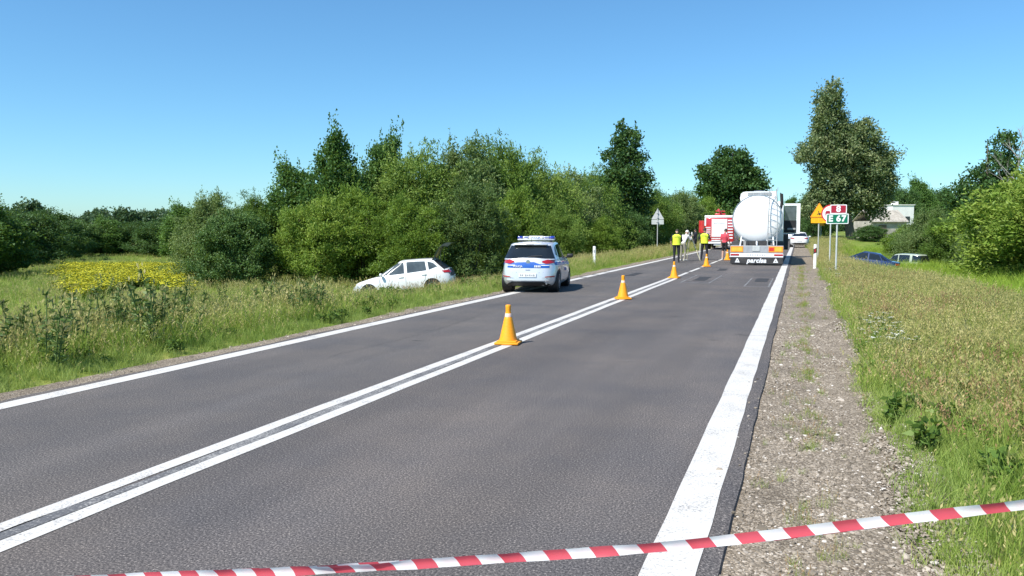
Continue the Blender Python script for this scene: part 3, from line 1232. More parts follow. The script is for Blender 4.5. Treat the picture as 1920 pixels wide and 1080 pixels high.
def build_car(name, label, cat, loc, heading, P, paint, glass='glass_dark', tilt=(0, 0), group=None, detail=2, tailgate_open=False):
    """heading: direction of travel, degrees counter-clockwise from +x"""
    t = thing(name, label, cat, loc, R(heading), group, tilt[0], tilt[1])
    c = Car(P)
    L, hw = P['L'], P['W'] / 2
    r = P.get('wheel', .315)
    axles = P['axles']
    me = cut_arches(c.stack('low'), axles, hw, r + .045)
    me.materials.clear()
    me.materials.append(M[paint])
    me.shade_smooth()
    me.set_sharp_from_angle(angle=R(32))
    body = link('body', me, t)
    g = c.stack('gre')
    g.materials.append(M[paint])
    g.shade_smooth()
    g.set_sharp_from_angle(angle=R(40))
    link('roof', g, t)
    for ax in axles:
        for sg in (1, -1):
            mb = MB()
            mb.lathe([(r + .043, sg * (hw - .33)), (r + .043, sg * (hw - .035))], 28, 'y', (ax, 0, .33))
            mb.build('wheel_well', 'black_plastic', t)
            wheel(t, ax, sg * (hw - .115), sg, r, rim_mat=P.get('rim', 'rim'))
    mb = MB()
    mb.box((0, 0, .22), (L * .8, hw * 1.45, .10))
    mb.build('underbody', 'black_plastic', t)

    def patch(nm, mat, fn, par=t, sm=True):
        mb = MB()
        fn(mb)
        return mb.build(nm, mat, par, 50 if sm else False)

    # glass
    ws = P['glass']
    wind = patch('windscreen', glass, lambda mb: c.end_gre(mb, ws['fy0'], ws['fy1'], .06, .86, True))
    if not tailgate_open:
        rw = patch('rear_window', glass, lambda mb: c.end_gre(mb, ws['ry0'], ws['ry1'], ws.get('rt0', .14), .86, False))
        mb = MB()
        w_, xr, xf = c.gre(.2)
        mb.tube([(xr + .01 - .05, .05, float(c.gz(xr, .2)) - .03), (xr - .012, -.08, float(c.gz(xr, .22))), (xr - .005, -.40, float(c.gz(xr, .26)))], [.016, .010, .006], 6)
        mb.build('rear_wiper', 'black_plastic', rw)
    for sg in (1, -1):
        for (b, tp) in ws['side']:
            patch('side_window', glass, lambda mb: c.side_gre(mb, b, tp, sg))
        if detail > 1:
            for (b, tp) in ws.get('pillar', []):
                patch('black_pillar', 'black_plastic', lambda mb: c.side_gre(mb, b, tp, sg, .003))
    # lamps
    for sg in (1, -1):
        ta = P['tail']

        def tl(mb):
            if P.get('tail_shape') == 'upright':
                c.end_low(mb, [(sg * (hw * .72), ta[0]), (sg * (hw * .93), ta[0])], [(sg * (hw * .78), ta[1]), (sg * (hw * .93), ta[1])], False, .012)
            else:
                c.end_low(mb, [(sg * hw * .46, ta[0] + .045), (sg * hw * .60, ta[0] - .01), (sg * hw * .855, ta[0] + .01)], [(sg * hw * .48, ta[0] + .07), (sg * hw * .66, ta[0] + .115), (sg * hw * .855, ta[1] - .035)], False, .014, 20, 4)
        patch('taillight', 'red_lens', tl)

        def hl(mb):
            z0, z1 = P['head']
            c.end_low(mb, [(sg * hw * .52, z0 + .02), (sg * hw * .92, z0)], [(sg * hw * .50, z1 - .06), (sg * hw * .92, z1 - .01)], True, .010, 14, 4)
        patch('headlight', 'clear_lens', hl)
        # mirror
        mb = MB()
        mx, mz = P['mirror']
        yb = c.y_low(mx, mz - .06)
        mb.tube([(mx, sg * (yb - .06), mz - .05), (mx, sg * (yb + .08), mz - .01)], [.03, .022], 8)
        mb.rbox((mx - .01, sg * (yb + .13), mz + .02), (.10, .20, .13), .035)
        mb.build('wing_mirror', P.get('mirror_mat', paint), t, 50)
        if detail > 1:
            for (hx, hz) in P['handles']:
                mb = MB()
                y_ = c.y_low(hx, hz)
                mb.rbox((hx, sg * (y_ + .018), hz), (.20, .03, .035), .010)
                mb.build('door_handle', P.get('handle_mat', paint), t, 50)
            for pts in P['seams']:
                def seam(mb, pts=pts):
                    for (a, b) in zip(pts[:-1], pts[1:]):
                        d = Vector((b[0] - a[0], b[1] - a[1])).normalized() * .006
                        n_ = (-d.y, d.x)
                        c.side_low(mb, [(a[0] - n_[0], a[1] - n_[1]), (b[0] - n_[0], b[1] - n_[1])], [(a[0] + n_[0], a[1] + n_[1]), (b[0] + n_[0], b[1] + n_[1])], sg, .0025, 6, 1)
                patch('door_gap', 'ink_black', seam, sm=False)
    # bumper trim, plate
    vz = P.get('valance', .30)
    patch('rear_valance', 'black_plastic', lambda mb: c.end_low(mb, [(-hw * .78, vz + .01), (-hw * .6, vz), (hw * .6, vz), (hw * .78, vz + .01)], [(-hw * .70, vz + .06), (-hw * .52, vz + .12), (hw * .52, vz + .12), (hw * .70, vz + .06)], False, .008, 18, 3))
    pz = P['plate']
    mb = MB()
    px = c.x_low(0, pz, False)
    mb.rbox((px - .012, 0, pz), (.016, .52, .115), .005)
    pl = mb.build('number_plate', 'plate_white', t)
    mb = MB()
    for k, (y_, w_) in enumerate(((-.20, .035), (-.145, .04), (-.05, .045), (.01, .04), (.07, .045), (.13, .03), (.185, .045))):
        mb.box((px - .0215, -y_, pz), (.002, w_, .045 if k % 2 else .055))
    mb.build('plate_print', 'ink_grey', pl)['kind'] = 'stuff'
    patch('front_grille', 'black_plastic', lambda mb: c.end_low(mb, [(-hw * .6, .30), (hw * .6, .30)], [(-hw * .45, .50), (hw * .45, .50)], True, .008, 10, 3))
    if detail > 1:
        patch('tailgate_gap', 'ink_black', lambda mb: c.end_low(mb, [(-hw * .66, pz + .075), (hw * .66, pz + .075)], [(-hw * .66, pz + .085), (hw * .66, pz + .085)], False, .003, 10, 1), sm=False)
    return t, c


# ---- the police hatchback
HATCH = dict(L=4.03, W=1.74, wheel=.315, axles=(-1.30, 1.27), crown=.028,
             deck=[(-2.02, 1.00), (-1.3, .985), (0, .955), (.98, .935), (1.2, .90), (1.7, .79), (2.02, .66)],
             rear=[(0, .16), (.10, .05), (.22, .0), (.36, .005), (.5, .04), (.72, .075), (1.0, .15)],
             nose=[(0, .20), (.15, .05), (.35, .0), (.6, .03), (1.0, .16)],
             gw=(.825, .655), gr=(-1.86, -1.44), gf=(1.02, .16), roof=[(-1.9, 1.40), (-1.3, 1.43), (-.7, 1.465), (-.1, 1.475), (.5, 1.43), (1.1, 1.30)],
             glass=dict(fy0=.72, fy1=.58, ry0=.745, ry1=.585, rt0=.08,
                        side=[([(.62, .10), (-.22, .10)], [(.10, .84), (-.20, .86)]),
                              ([(-.29, .10), (-1.02, .13)], [(-.27, .86), (-.98, .82)]),
                              ([(-1.09, .14), (-1.42, .32)], [(-1.05, .80), (-1.22, .70)])],
                        pillar=[([(-.22, .08), (-.29, .08)], [(-.20, .87), (-.27, .87)])]),
             tail=(.86, 1.0), head=(.55, .74), mirror=(.72, .99), handles=[(-.10, .83), (-.98, .86)], plate=.515, valance=.20, zrear=.20, mirror_mat='black_plastic',
             seams=[[(.80, .90), (.78, .55), (.72, .28)], [(-.26, .94), (-.26, .26)], [(-1.05, .95), (-1.00, .66), (-.85, .45)], [(.70, .30), (-.85, .30)]])


def police_car():
    hd = 90 + 9.0
    rear_axle = Vector((-6.93, 20.95, 0))
    d = Vector((math.cos(R(hd)), math.sin(R(hd)), 0))
    loc = rear_axle + d * 1.30
    t, c = build_car('police_car', 'silver police hatchback with blue markings and roof light bar on the left lane edge', 'police car', (loc.x, loc.y, .006), hd, HATCH, 'car_silver')
    t.scale = (.92, .92, .92)
    hw = .87

    def patch(nm, mat, fn, par=t):
        mb = MB()
        fn(mb)
        return mb.build(nm, mat, par, 50)
    # tailgate band, swept up in the middle
    band = patch('blue_tailgate_band', 'blue_film', lambda mb: c.end_low(mb, [(-.62, .735), (-.3, .73), (0, .73), (.3, .73), (.62, .735)], [(-.62, .84), (-.34, .84), (-.18, .90), (.34, .89), (.62, .84)], False, .006, 16, 3))
    patch('white_stripe', 'white_film', lambda mb: c.end_low(mb, [(-.62, .795), (-.40, .795)], [(-.62, .815), (-.38, .815)], False, .009, 6, 1), band)
    patch('white_stripe', 'white_film', lambda mb: c.end_low(mb, [(.62, .795), (.40, .795)], [(.62, .815), (.38, .815)], False, .009, 6, 1), band)
    xb = c.x_low(0, .76, False)
    text('POLICJA', .075, 'white_film', band, (xb - .016, .30, .772), FACE_BACK_X, bold=.002)
    mb = MB()
    for k in range(4):
        mb.box((xb - .014, -.21 - k * .05, .775), (.004, .036, .06))
    mb.build('white_code', 'white_film', band)
    # emblem
    mb = MB()
    xe = c.x_low(0, .905, False)
    mb.lathe([(.062, xe - .022), (.055, xe - .012)], 20, 'x', (0, 0, .905))
    mb.build('badge', 'chrome', t, 40)
    mb = MB()
    xe = c.x_low(0, .665, False)
    mb.rbox((xe - .008, 0, .672), (.012, .14, .02), .004)
    mb.build('tailgate_button', 'ink_grey', t)
    for sg in (1, -1):
        patch('fog_reflector', 'red_lens', lambda mb: c.end_low(mb, [(sg * .50, .455), (sg * .76, .465)], [(sg * .53, .482), (sg * .76, .497)], False, .010, 5, 1))
        patch('bumper_crease', 'ink_grey', lambda mb: c.end_low(mb, [(sg * .40, .435), (sg * .80, .448)], [(sg * .44, .445), (sg * .80, .460)], False, .006, 6, 1))
        b2 = patch('blue_side_stripe', 'blue_film', lambda mb: c.side_low(mb, [(-1.62, .80), (-.6, .775), (.5, .745), (1.35, .70)], [(-1.70, .90), (-.6, .868), (.5, .84), (1.25, .80)], sg, .006, 22, 3))
        patch('white_side_stripe', 'white_film', lambda mb: c.side_low(mb, [(-1.50, .825), (-.6, .802), (.5, .772), (1.2, .735)], [(-1.50, .838), (-.6, .815), (.5, .785), (1.2, .748)], sg, .009, 22, 1), b2)
        o = text('POLICJA', .13, 'blue_film', t, (0, sg * (c.y_low(-.1, .62) + .006), .62), (R(90), 0, R(180) if sg > 0 else 0))
    # high brake lamp, roof spoiler, antenna
    mb = MB()
    w_, xr, xf = c.gre(.9)
    zr = float(c.groof(xr))
    mb.rbox((xr - .03, 0, zr - .015), (.16, 1.02, .035), .014)
    mb.build('roof_spoiler', 'car_silver', t, 50)
    mb = MB()
    mb.box((xr - .115, 0, zr - .02), (.006, .22, .02))
    mb.build('brake_lamp', 'black_plastic', t)
    mb = MB()
    mb.tube([(xr + .22, 0, zr + .05), (xr + .02, 0, zr + .22)], [.008, .003], 6)
    mb.build('aerial', 'black_plastic', t)
    mb = MB()
    mb.tube([(-1.95, -.55, .27), (-1.80, -.55, .29)], .028, 10)
    mb.build('exhaust', 'steel', t, 40)
    # roof light bar
    bz = 1.575
    lb = MB()
    lb.rbox((-.32, 0, bz - .035), (.30, 1.16, .045), .018)
    bar = lb.build('light_bar', 'steel', t, 40)
    for sg in (1, -1):
        mb = MB()
        mb.tube([(-.32, sg * .46, bz - .05), (-.32, sg * .47, 1.46)], [.03, .045], 8)
        mb.build('bar_foot', 'black_plastic', bar)
        mb = MB()
        mb.rbox((-.32, sg * .50, bz + .030), (.28, .16, .085), .03)
        mb.build('blue_lamp', 'blue_lens', bar, 50)
        mb = MB()
        mb.rbox((-.32, sg * .325, bz + .028), (.27, .185, .08), .022)
        mb.build('lamp_section', 'clear_lens', bar, 50)
        mb = MB()
        mb.box((-.458, sg * .325, bz + .028), (.006, .16, .022))
        mb.build('blue_strip', 'blue_lens', bar)
    mb = MB()
    mb.rbox((-.32, 0, bz + .032), (.27, .44, .09), .02)
    mid = mb.build('sign_section', 'white_film', bar, 50)
    text('POLICJA', .075, 'blue_film', mid, (-.457, 0, bz + .032), FACE_BACK_X, bold=.001)


police_car()

# ---- white car in the left ditch, tailgate open
ESTATE = dict(L=4.42, W=1.81, wheel=.32, axles=(-1.32, 1.37), crown=.03,
              deck=[(-2.21, 1.02), (-1.3, 1.00), (0, .955), (1.0, .93), (1.3, .88), (1.8, .76), (2.21, .60)],
              rear=[(0, .18), (.10, .05), (.25, .0), (.5, .04), (.75, .07), (1.0, .16)],
              nose=[(0, .22), (.15, .06), (.35, .0), (.6, .03), (1.0, .20)],
              gw=(.825, .60), gr=(-2.02, -1.52), gf=(1.16, .10), roof=[(-2.0, 1.44), (-1.4, 1.47), (-.7, 1.51), (-.1, 1.51), (.5, 1.45), (1.2, 1.28)],
              glass=dict(fy0=.72, fy1=.54, ry0=.7, ry1=.5,
                         side=[([(.74, .09), (-.18, .09)], [(.12, .83), (-.16, .86)]),
                               ([(-.30, .09), (-1.12, .12)], [(-.28, .86), (-1.06, .82)]),
                               ([(-1.22, .14), (-1.58, .34)], [(-1.17, .80), (-1.40, .66)]),
                               ([(1.00, .06), (.80, .07)], [(.70, .45), (.66, .46)])]),
              tail=(.86, 1.0), head=(.52, .73), mirror=(.78, 1.0), handles=[(-.05, .84), (-1.02, .87)], plate=.66,
              seams=[[(.88, .90), (.84, .55), (.76, .28)], [(-.24, .95), (-.24, .26)], [(-1.10, .96), (-1.05, .66), (-.88, .46)], [(.74, .29), (-.9, .29)]])


def ditch_car():
    hd = 197
    x, y = -15.75, 30.6
    t, c = build_car('crashed_hatchback', 'white hatchback nosed down in the left ditch with its tailgate raised', 'car', (x, y, zgf(x, y) + .02), hd, ESTATE, 'car_white', 'glass_mid', (0, R(5.5)), tailgate_open=True)
    # black sheet painting the shaded boot inside, under the raised tailgate
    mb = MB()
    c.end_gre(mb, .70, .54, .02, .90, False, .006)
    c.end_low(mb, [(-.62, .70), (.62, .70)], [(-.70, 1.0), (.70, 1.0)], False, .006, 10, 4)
    mb.build('boot_shade_sheet', 'black_plastic', t, 50)
    w_, xr, xf = c.gre(.9)
    hx, hz = xr + .02, float(c.groof(xr))
    G = []
    prof = [(0, 0), (-.16, .22), (-.30, .44), (-.42, .58), (-.62, .63), (-.80, .60)]
    for (px, pz) in prof:
        hwid = np.interp(-px, [0, .4, .8], [.56, .66, .62])
        G.append([(hx + px - .05 * (1 - (i / 4 - 1) ** 2) * 0 + (.05 * abs(i / 4 - 1) ** 3), hwid * (i / 4 - 1), hz + pz) for i in range(9)])
    mb = MB()
    mb.grid(G, (.17, 0, -.13))
    tg = mb.build('tailgate', 'glass_mid', t, 50)
    Gw = [[(p[0] - .028, p[1] * .80, p[2] + .022) for p in row] for row in (G[0], G[1], G[2])]
    mb = MB()
    mb.grid([[(p[0], p[1], p[2]) for p in row] for row in Gw])
    mb.build('tailgate_glass', 'glass_mid', tg, 50)
    for sg in (1, -1):
        mb = MB()
        mb.tube([(hx - .22, sg * .60, hz - .35), (hx - .26, sg * .58, hz + .33)], .012, 8)
        mb.build('gas_strut', 'black_plastic', t)


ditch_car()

# ---- white saloon parked ahead on the right shoulder, dark car and pale estate below the right bank
SALOON = dict(L=4.55, W=1.82, wheel=.32, axles=(-1.36, 1.37), crown=.03,
              deck=[(-2.28, 1.02), (-1.75, 1.04), (-1.3, 1.00), (0, .95), (1.0, .93), (1.3, .90), (1.8, .80), (2.28, .64)],
              rear=[(0, .18), (.10, .05), (.25, .0), (.5, .02), (.8, .04), (1.0, .10)],
              nose=[(0, .20), (.15, .06), (.35, .0), (.6, .03), (1.0, .18)],
              gw=(.80, .57), gr=(-1.85, -1.0), gf=(1.10, .22), roof=[(-1.9, 1.33), (-1.1, 1.41), (-.5, 1.45), (.1, 1.445), (.6, 1.40), (1.2, 1.25)],
              glass=dict(fy0=.70, fy1=.52, ry0=.68, ry1=.50,
                         side=[([(.70, .09), (-.18, .09)], [(.18, .83), (-.16, .86)]),
                               ([(-.26, .09), (-1.05, .12)], [(-.24, .86), (-.85, .80)]),
                               ([(-1.12, .13), (-1.42, .16)], [(-.92, .76), (-1.00, .70)])]),
              tail=(.82, .98), head=(.55, .74), mirror=(.74, .99), handles=[(-.05, .83), (-1.0, .86)], plate=.60, seams=[])
build_car('distant_saloon', 'white saloon seen from behind on the right shoulder beyond the tanker', 'car', (0.12, 84.6, .02), 90, SALOON, 'car_white', detail=1)
build_car('distant_car', 'small silver car in the far lane past the white saloon', 'car', (-0.9, 128, .02), 90, HATCH, 'car_silver', detail=1)

build_car('dark_saloon', 'dark blue car below the right bank, only its roof showing', 'car', (4.25, 60.0, -1.22), 172, SALOON, 'car_dark', detail=1, tilt=(0, R(-8)))
SUV = dict(ESTATE)
SUV.update(W=1.84, wheel=.35, crown=.03, gw=(.84, .66), gr=(-2.06, -1.80), gf=(1.20, .35), roof=[(-2.1, 1.60), (-1.4, 1.66), (-.7, 1.69), (-.1, 1.68), (.5, 1.60), (1.2, 1.40)],
           glass=dict(fy0=.72, fy1=.58, ry0=.76, ry1=.62, rt0=.06,
                      side=[([(.80, .09), (-.15, .09)], [(.30, .84), (-.13, .88)]), ([(-.22, .09), (-1.10, .11)], [(-.20, .88), (-1.08, .86)]), ([(-1.30, .12), (-1.86, .16)], [(-1.28, .86), (-1.72, .82)])]))
build_car('pale_estate', 'pale green estate car standing in the tall grass behind the dark car', 'car', (7.75, 69.9, -1.85), 142, SUV, 'car_pale', detail=1)


# ------------------------------------------------------------------ the tanker lorry
def tanker():
    t = thing('tanker_lorry', 'white road tanker standing in the right lane, seen from behind', 'tanker lorry', (-1.86, 39.95, 0.006), R(91.1))
    # local: x forward (road +Y), y left
    tz, tr = 2.20, 1.16
    prof = [(.05, -.18), (.45, -.165), (.80, -.12), (1.02, -.05), (1.12, .02), (tr, .10), (tr, 9.9), (1.05, 10.1), (.7, 10.22), (.05, 10.25)]
    mb = MB()
    mb.lathe(prof, 64, 'x', (.55, 0, tz))
    mb.build('tank', 'tank_white', t, 30)
    for x in (.60, 2.6, 4.7, 6.8, 8.9, 10.3):
        mb = MB()
        mb.lathe([(tr - .01, x - .03), (tr + .025, x - .028), (tr + .025, x + .028), (tr - .01, x + .03)], 64, 'x', (0, 0, tz), True)
        mb.build('tank_ring', 'steel', t, 30)
    mb = MB()
    mb.lathe([(.93, .395), (.95, .385), (.95, .40)], 48, 'x', (0.07, 0, tz), True)
    # walkway trough on top, rounded on the left
    G = []
    out = [(.78, 3.00), (.84, 3.22), (.80, 3.44), (.70, 3.52), (.58, 3.545), (-.80, 3.545), (-.86, 3.50), (-.86, 3.16)]
    mb = MB()
    mb.grid([[(x, y, z) for (y, z) in out] for x in (.62, 10.0)], None)
    mb.add([(.62, y, z) for y, z in out] + [(.62, -.86, 3.0), (.62, 0, 2.9)], [tuple(range(len(out) + 2))])
    mb.build('walkway', 'tank_white', t, 50)
    mb = MB()
    mb.box((.60, -.06, 3.43), (.03, 1.1, .13))
    for k in range(9):
        mb.box((.583, .40 - k * .115, 3.43), (.02, .014, .12))
    mb.build('walkway_grating', 'frame_grey', t)
    mb = MB()
    for x in (2.5, 5, 7.5):
        mb.lathe([(.30, 3.545), (.30, 3.62), (.24, 3.66), (.1, 3.67)], 24, 'z', (x, 0, 0))
    mb.build('manhole', 'steel', t, 40)
    # ladder on the right
    lad = MB()
    for y0, y1 in ((-.50, -.60), (-.92, -.90)):
        lad.tube([(.20, y0 + .02, .62), (.24, y0, 2.1), (.30, y1 + .06, 3.62)], .022, 8)
    ladder = lad.build('ladder', 'frame_grey', t, 40)
    for k in range(9):
        z = .95 + k * .29
        f = (z - .62) / 3.0
        mb = MB()
        mb.tube([(.21 + .09 * f, -.48 - .04 * f, z), (.21 + .09 * f, -.92 + .04 * f, z - .05)], .014, 6)
        mb.build('rung', 'frame_grey', ladder)
    mb = MB()
    mb.tube([(.35, -.62, 3.55), (.35, -.62, 3.72)], .016, 6)
    mb.tube([(.35, -.90, 3.55), (.35, -.90, 3.72)], .016, 6)
    mb.build('handrail', 'frame_grey', t)
    mb = MB()
    mb.tube([(.9, -1.03, 2.6), (.9, -1.10, 3.0), (.9, -1.07, 3.42), (.9, -1.02, 3.47)], [.05, .075, .075, .05], 12)
    mb.build('vent_hose', 'rubber', t, 40)
    # chassis rails, legs between tank and frame, side guards
    mb = MB()
    for y in (.45, -.45):
        mb.box((5.4, y, .98), (10.4, .12, .22))
    mb.build('chassis_rail', 'chassis', t)
    mb = MB()
    for y in (.78, -.78):
        mb.tube([(.42, y, .90), (.55, y * .93, 1.36)], .035, 8)
    mb.tube([(.42, -.50, .90), (.50, -.46, 1.2)], .03, 8)
    mb.build('tank_support', 'tank_white', t, 40)
    mb = MB()
    mb.box((.40, 0, 1.02), (.30, 1.0, .30))
    mb.build('valve_cabinet', 'chassis', t)
    mb = MB()
    mb.tube([(.26, .0, 1.12), (.18, .0, .98), (.16, .0, .88)], .06, 12)
    mb.build('outlet_pipe', 'steel', t, 40)
    # rear beam with plates and lamps
    mb = MB()
    mb.rbox((.10, 0, .76), (.10, 2.44, .36), .015)
    beam = mb.build('rear_beam', 'frame_grey', t)
    for sg, y0, y1 in ((1, .62, 1.20), (-1, .55, 1.20)):
        mb = MB()
        mb.box((.044, sg * (y0 + y1) / 2, .77), (.012, y1 - y0, .28))
        p = mb.build('marker_plate', 'orange_plate', t)
        if sg > 0:
            mb = MB()
            mb.box((.035, .91, .765), (.006, .50, .19))
            mb.build('marker_field', 'orange_light', p)
        else:
            mb = MB()
            mb.box((.035, -.99, .77), (.006, .30, .20))
            mb.build('marker_field', 'orange_light', p)
            mb = MB()
            mb.box((.035, -.68, .77), (.006, .22, .17))
            mb.build('red_marker_field', 'red_plate', p)
    mb = MB()
    mb.rbox((.035, .02, .80), (.015, .34, .26), .01)
    mb.build('notice_plate', 'galvanised', t)
    mb = MB()
    mb.rbox((.09, 0, .475), (.12, 2.44, .185), .02)
    mb.build('lamp_bar', 'tank_white', t)
    for sg in (1, -1):
        mb = MB()
        mb.rbox((.028, sg * 1.00, .50), (.02, .40, .09), .008)
        mb.build('taillight', 'red_lens', t)
    mb = MB()
    for k in range(8):
        mb.box((.028, -.38 + k * .11, .50), (.01, .05, .06))
    mb.build('plate_print', 'ink_grey', t)['kind'] = 'stuff'
    mb = MB()
    mb.rbox((.06, 0, .225), (.03, 2.42, .315), .01)
    flap = mb.build('mud_flap', 'flap_black', t)
    text('parcisa', .30, 'sign_white', flap, (.040, 0, .225), FACE_BACK_X, shear=.25, bold=.012, spacing=1.05)
    for sg in (1, -1):
        mb = MB()
        M4 = Matrix.Translation((.040, sg * .88, .13)) @ Matrix.Rotation(R(-90), 4, 'Z')
        mb.prism([(-.115, 0), (.115, 0), (.025, .20), (-.025, .20)], .006, M4)
        e = mb.build('emblem', 'sign_white', flap)
        mb = MB()
        mb.prism([(-.03, .06), (.03, .06), (0, .12)], .004, Matrix.Translation((.034, sg * .88, .13)) @ Matrix.Rotation(R(-90), 4, 'Z'))
        mb.build('emblem_cutout', 'flap_black', e)
    mb = MB()
    mb.box((.14, 0, .055), (.10, 2.3, .05))
    mb.build('underrun_bar', 'chassis', t)
    # trailer wheels, mudguards
    for x in (1.45, 2.76, 4.07):
        for sg in (1, -1):
            wheel(t, x, sg * 1.04, sg, .50, .36)
            mb = MB()
            G = []
            for k in range(9):
                a = R(20 + k * 17.5)
                G.append([(x + .60 * math.cos(a), sg * y, .50 + .60 * math.sin(a)) for y in (.80, 1.24)])
            mb.grid(G, (0, 0, .015))
            mb.build('mudguard', 'chassis', t, 50)
    mb = MB()
    for sg in (1, -1):
        for z in (.55, .85):
            mb.box((6.6, sg * 1.2, z), (2.8, .03, .12))
        mb.box((7.2, sg * .95, .78), (.9, .4, .5))
    mb.build('side_guard', 'frame_grey', t)
    # tractor unit
    mb = MB()
    mb.box((10.6, .42, .85), (4.6, .1, .25))
    mb.box((10.6, -.42, .85), (4.6, .1, .25))
    mb.build('tractor_frame', 'chassis', t)
    for x, dual in ((10.0, True), (13.1, False)):
        for sg in (1, -1):
            wheel(t, x, sg * 1.02, sg, .51, .38 if dual else .30)
    mb = MB()
    mb.rbox((12.55, 0, 2.05), (2.1, 2.46, 2.35), .12, n=3)
    mb.build('cab', 'tank_white', t, 50)
    mb = MB()
    mb.rbox((12.5, 0, 3.28), (1.7, 2.2, .28), .10, n=3)
    mb.build('cab_roof', 'tank_white', t, 50)
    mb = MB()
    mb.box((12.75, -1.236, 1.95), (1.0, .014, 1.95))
    mb.build('doorway_shade_sheet', 'black_plastic', t)  # black sheet on the solid cab side, painting the shade inside the doorway
    mb = MB()
    mb.box((13.608, 0, 2.45), (.014, 2.1, .85))
    mb.build('windscreen', 'glass_dark', t)
    mb = MB()
    mb.box((12.7, 1.236, 2.45), (.9, .014, .75))
    mb.build('side_window', 'glass_dark', t)
    # open right door, swung out square to the cab; frame round a dark window
    door = MB()
    dx, y0, y1 = 13.22, -1.25, -2.20
    for (ya, yb, za, zb_) in ((y0, y1, 3.20, 3.34), (y1 + .22, y1, 1.45, 3.20), (y0, y1 + .22, 1.45, 1.52)):
        door.box((dx, (ya + yb) / 2, (za + zb_) / 2), (.07, abs(ya - yb), zb_ - za))
    dr = door.build('open_door', 'tank_white', t)
    mb = MB()
    mb.box((dx, (y0 + y1 + .22) / 2, 2.72), (.02, abs(y1 + .22 - y0) - .06, .90))
    mb.build('door_window', 'glass_mid', dr)
    mb = MB()
    mb.box((dx - .02, (y0 + y1 + .22) / 2, 1.90), (.08, abs(y1 + .22 - y0), .76))
    mb.build('door_lining', 'black_plastic', dr)
    mb = MB()
    mb.rbox((dx - .06, y0 - .45, 1.75), (.06, .5, .12), .02)
    mb.build('arm_rest', 'ink_grey', dr)
    mb = MB()
    mb.rbox((12.7, -1.36, .95), (1.1, .32, .95), .04)
    mb.build('step', 'chassis', t)


tanker()


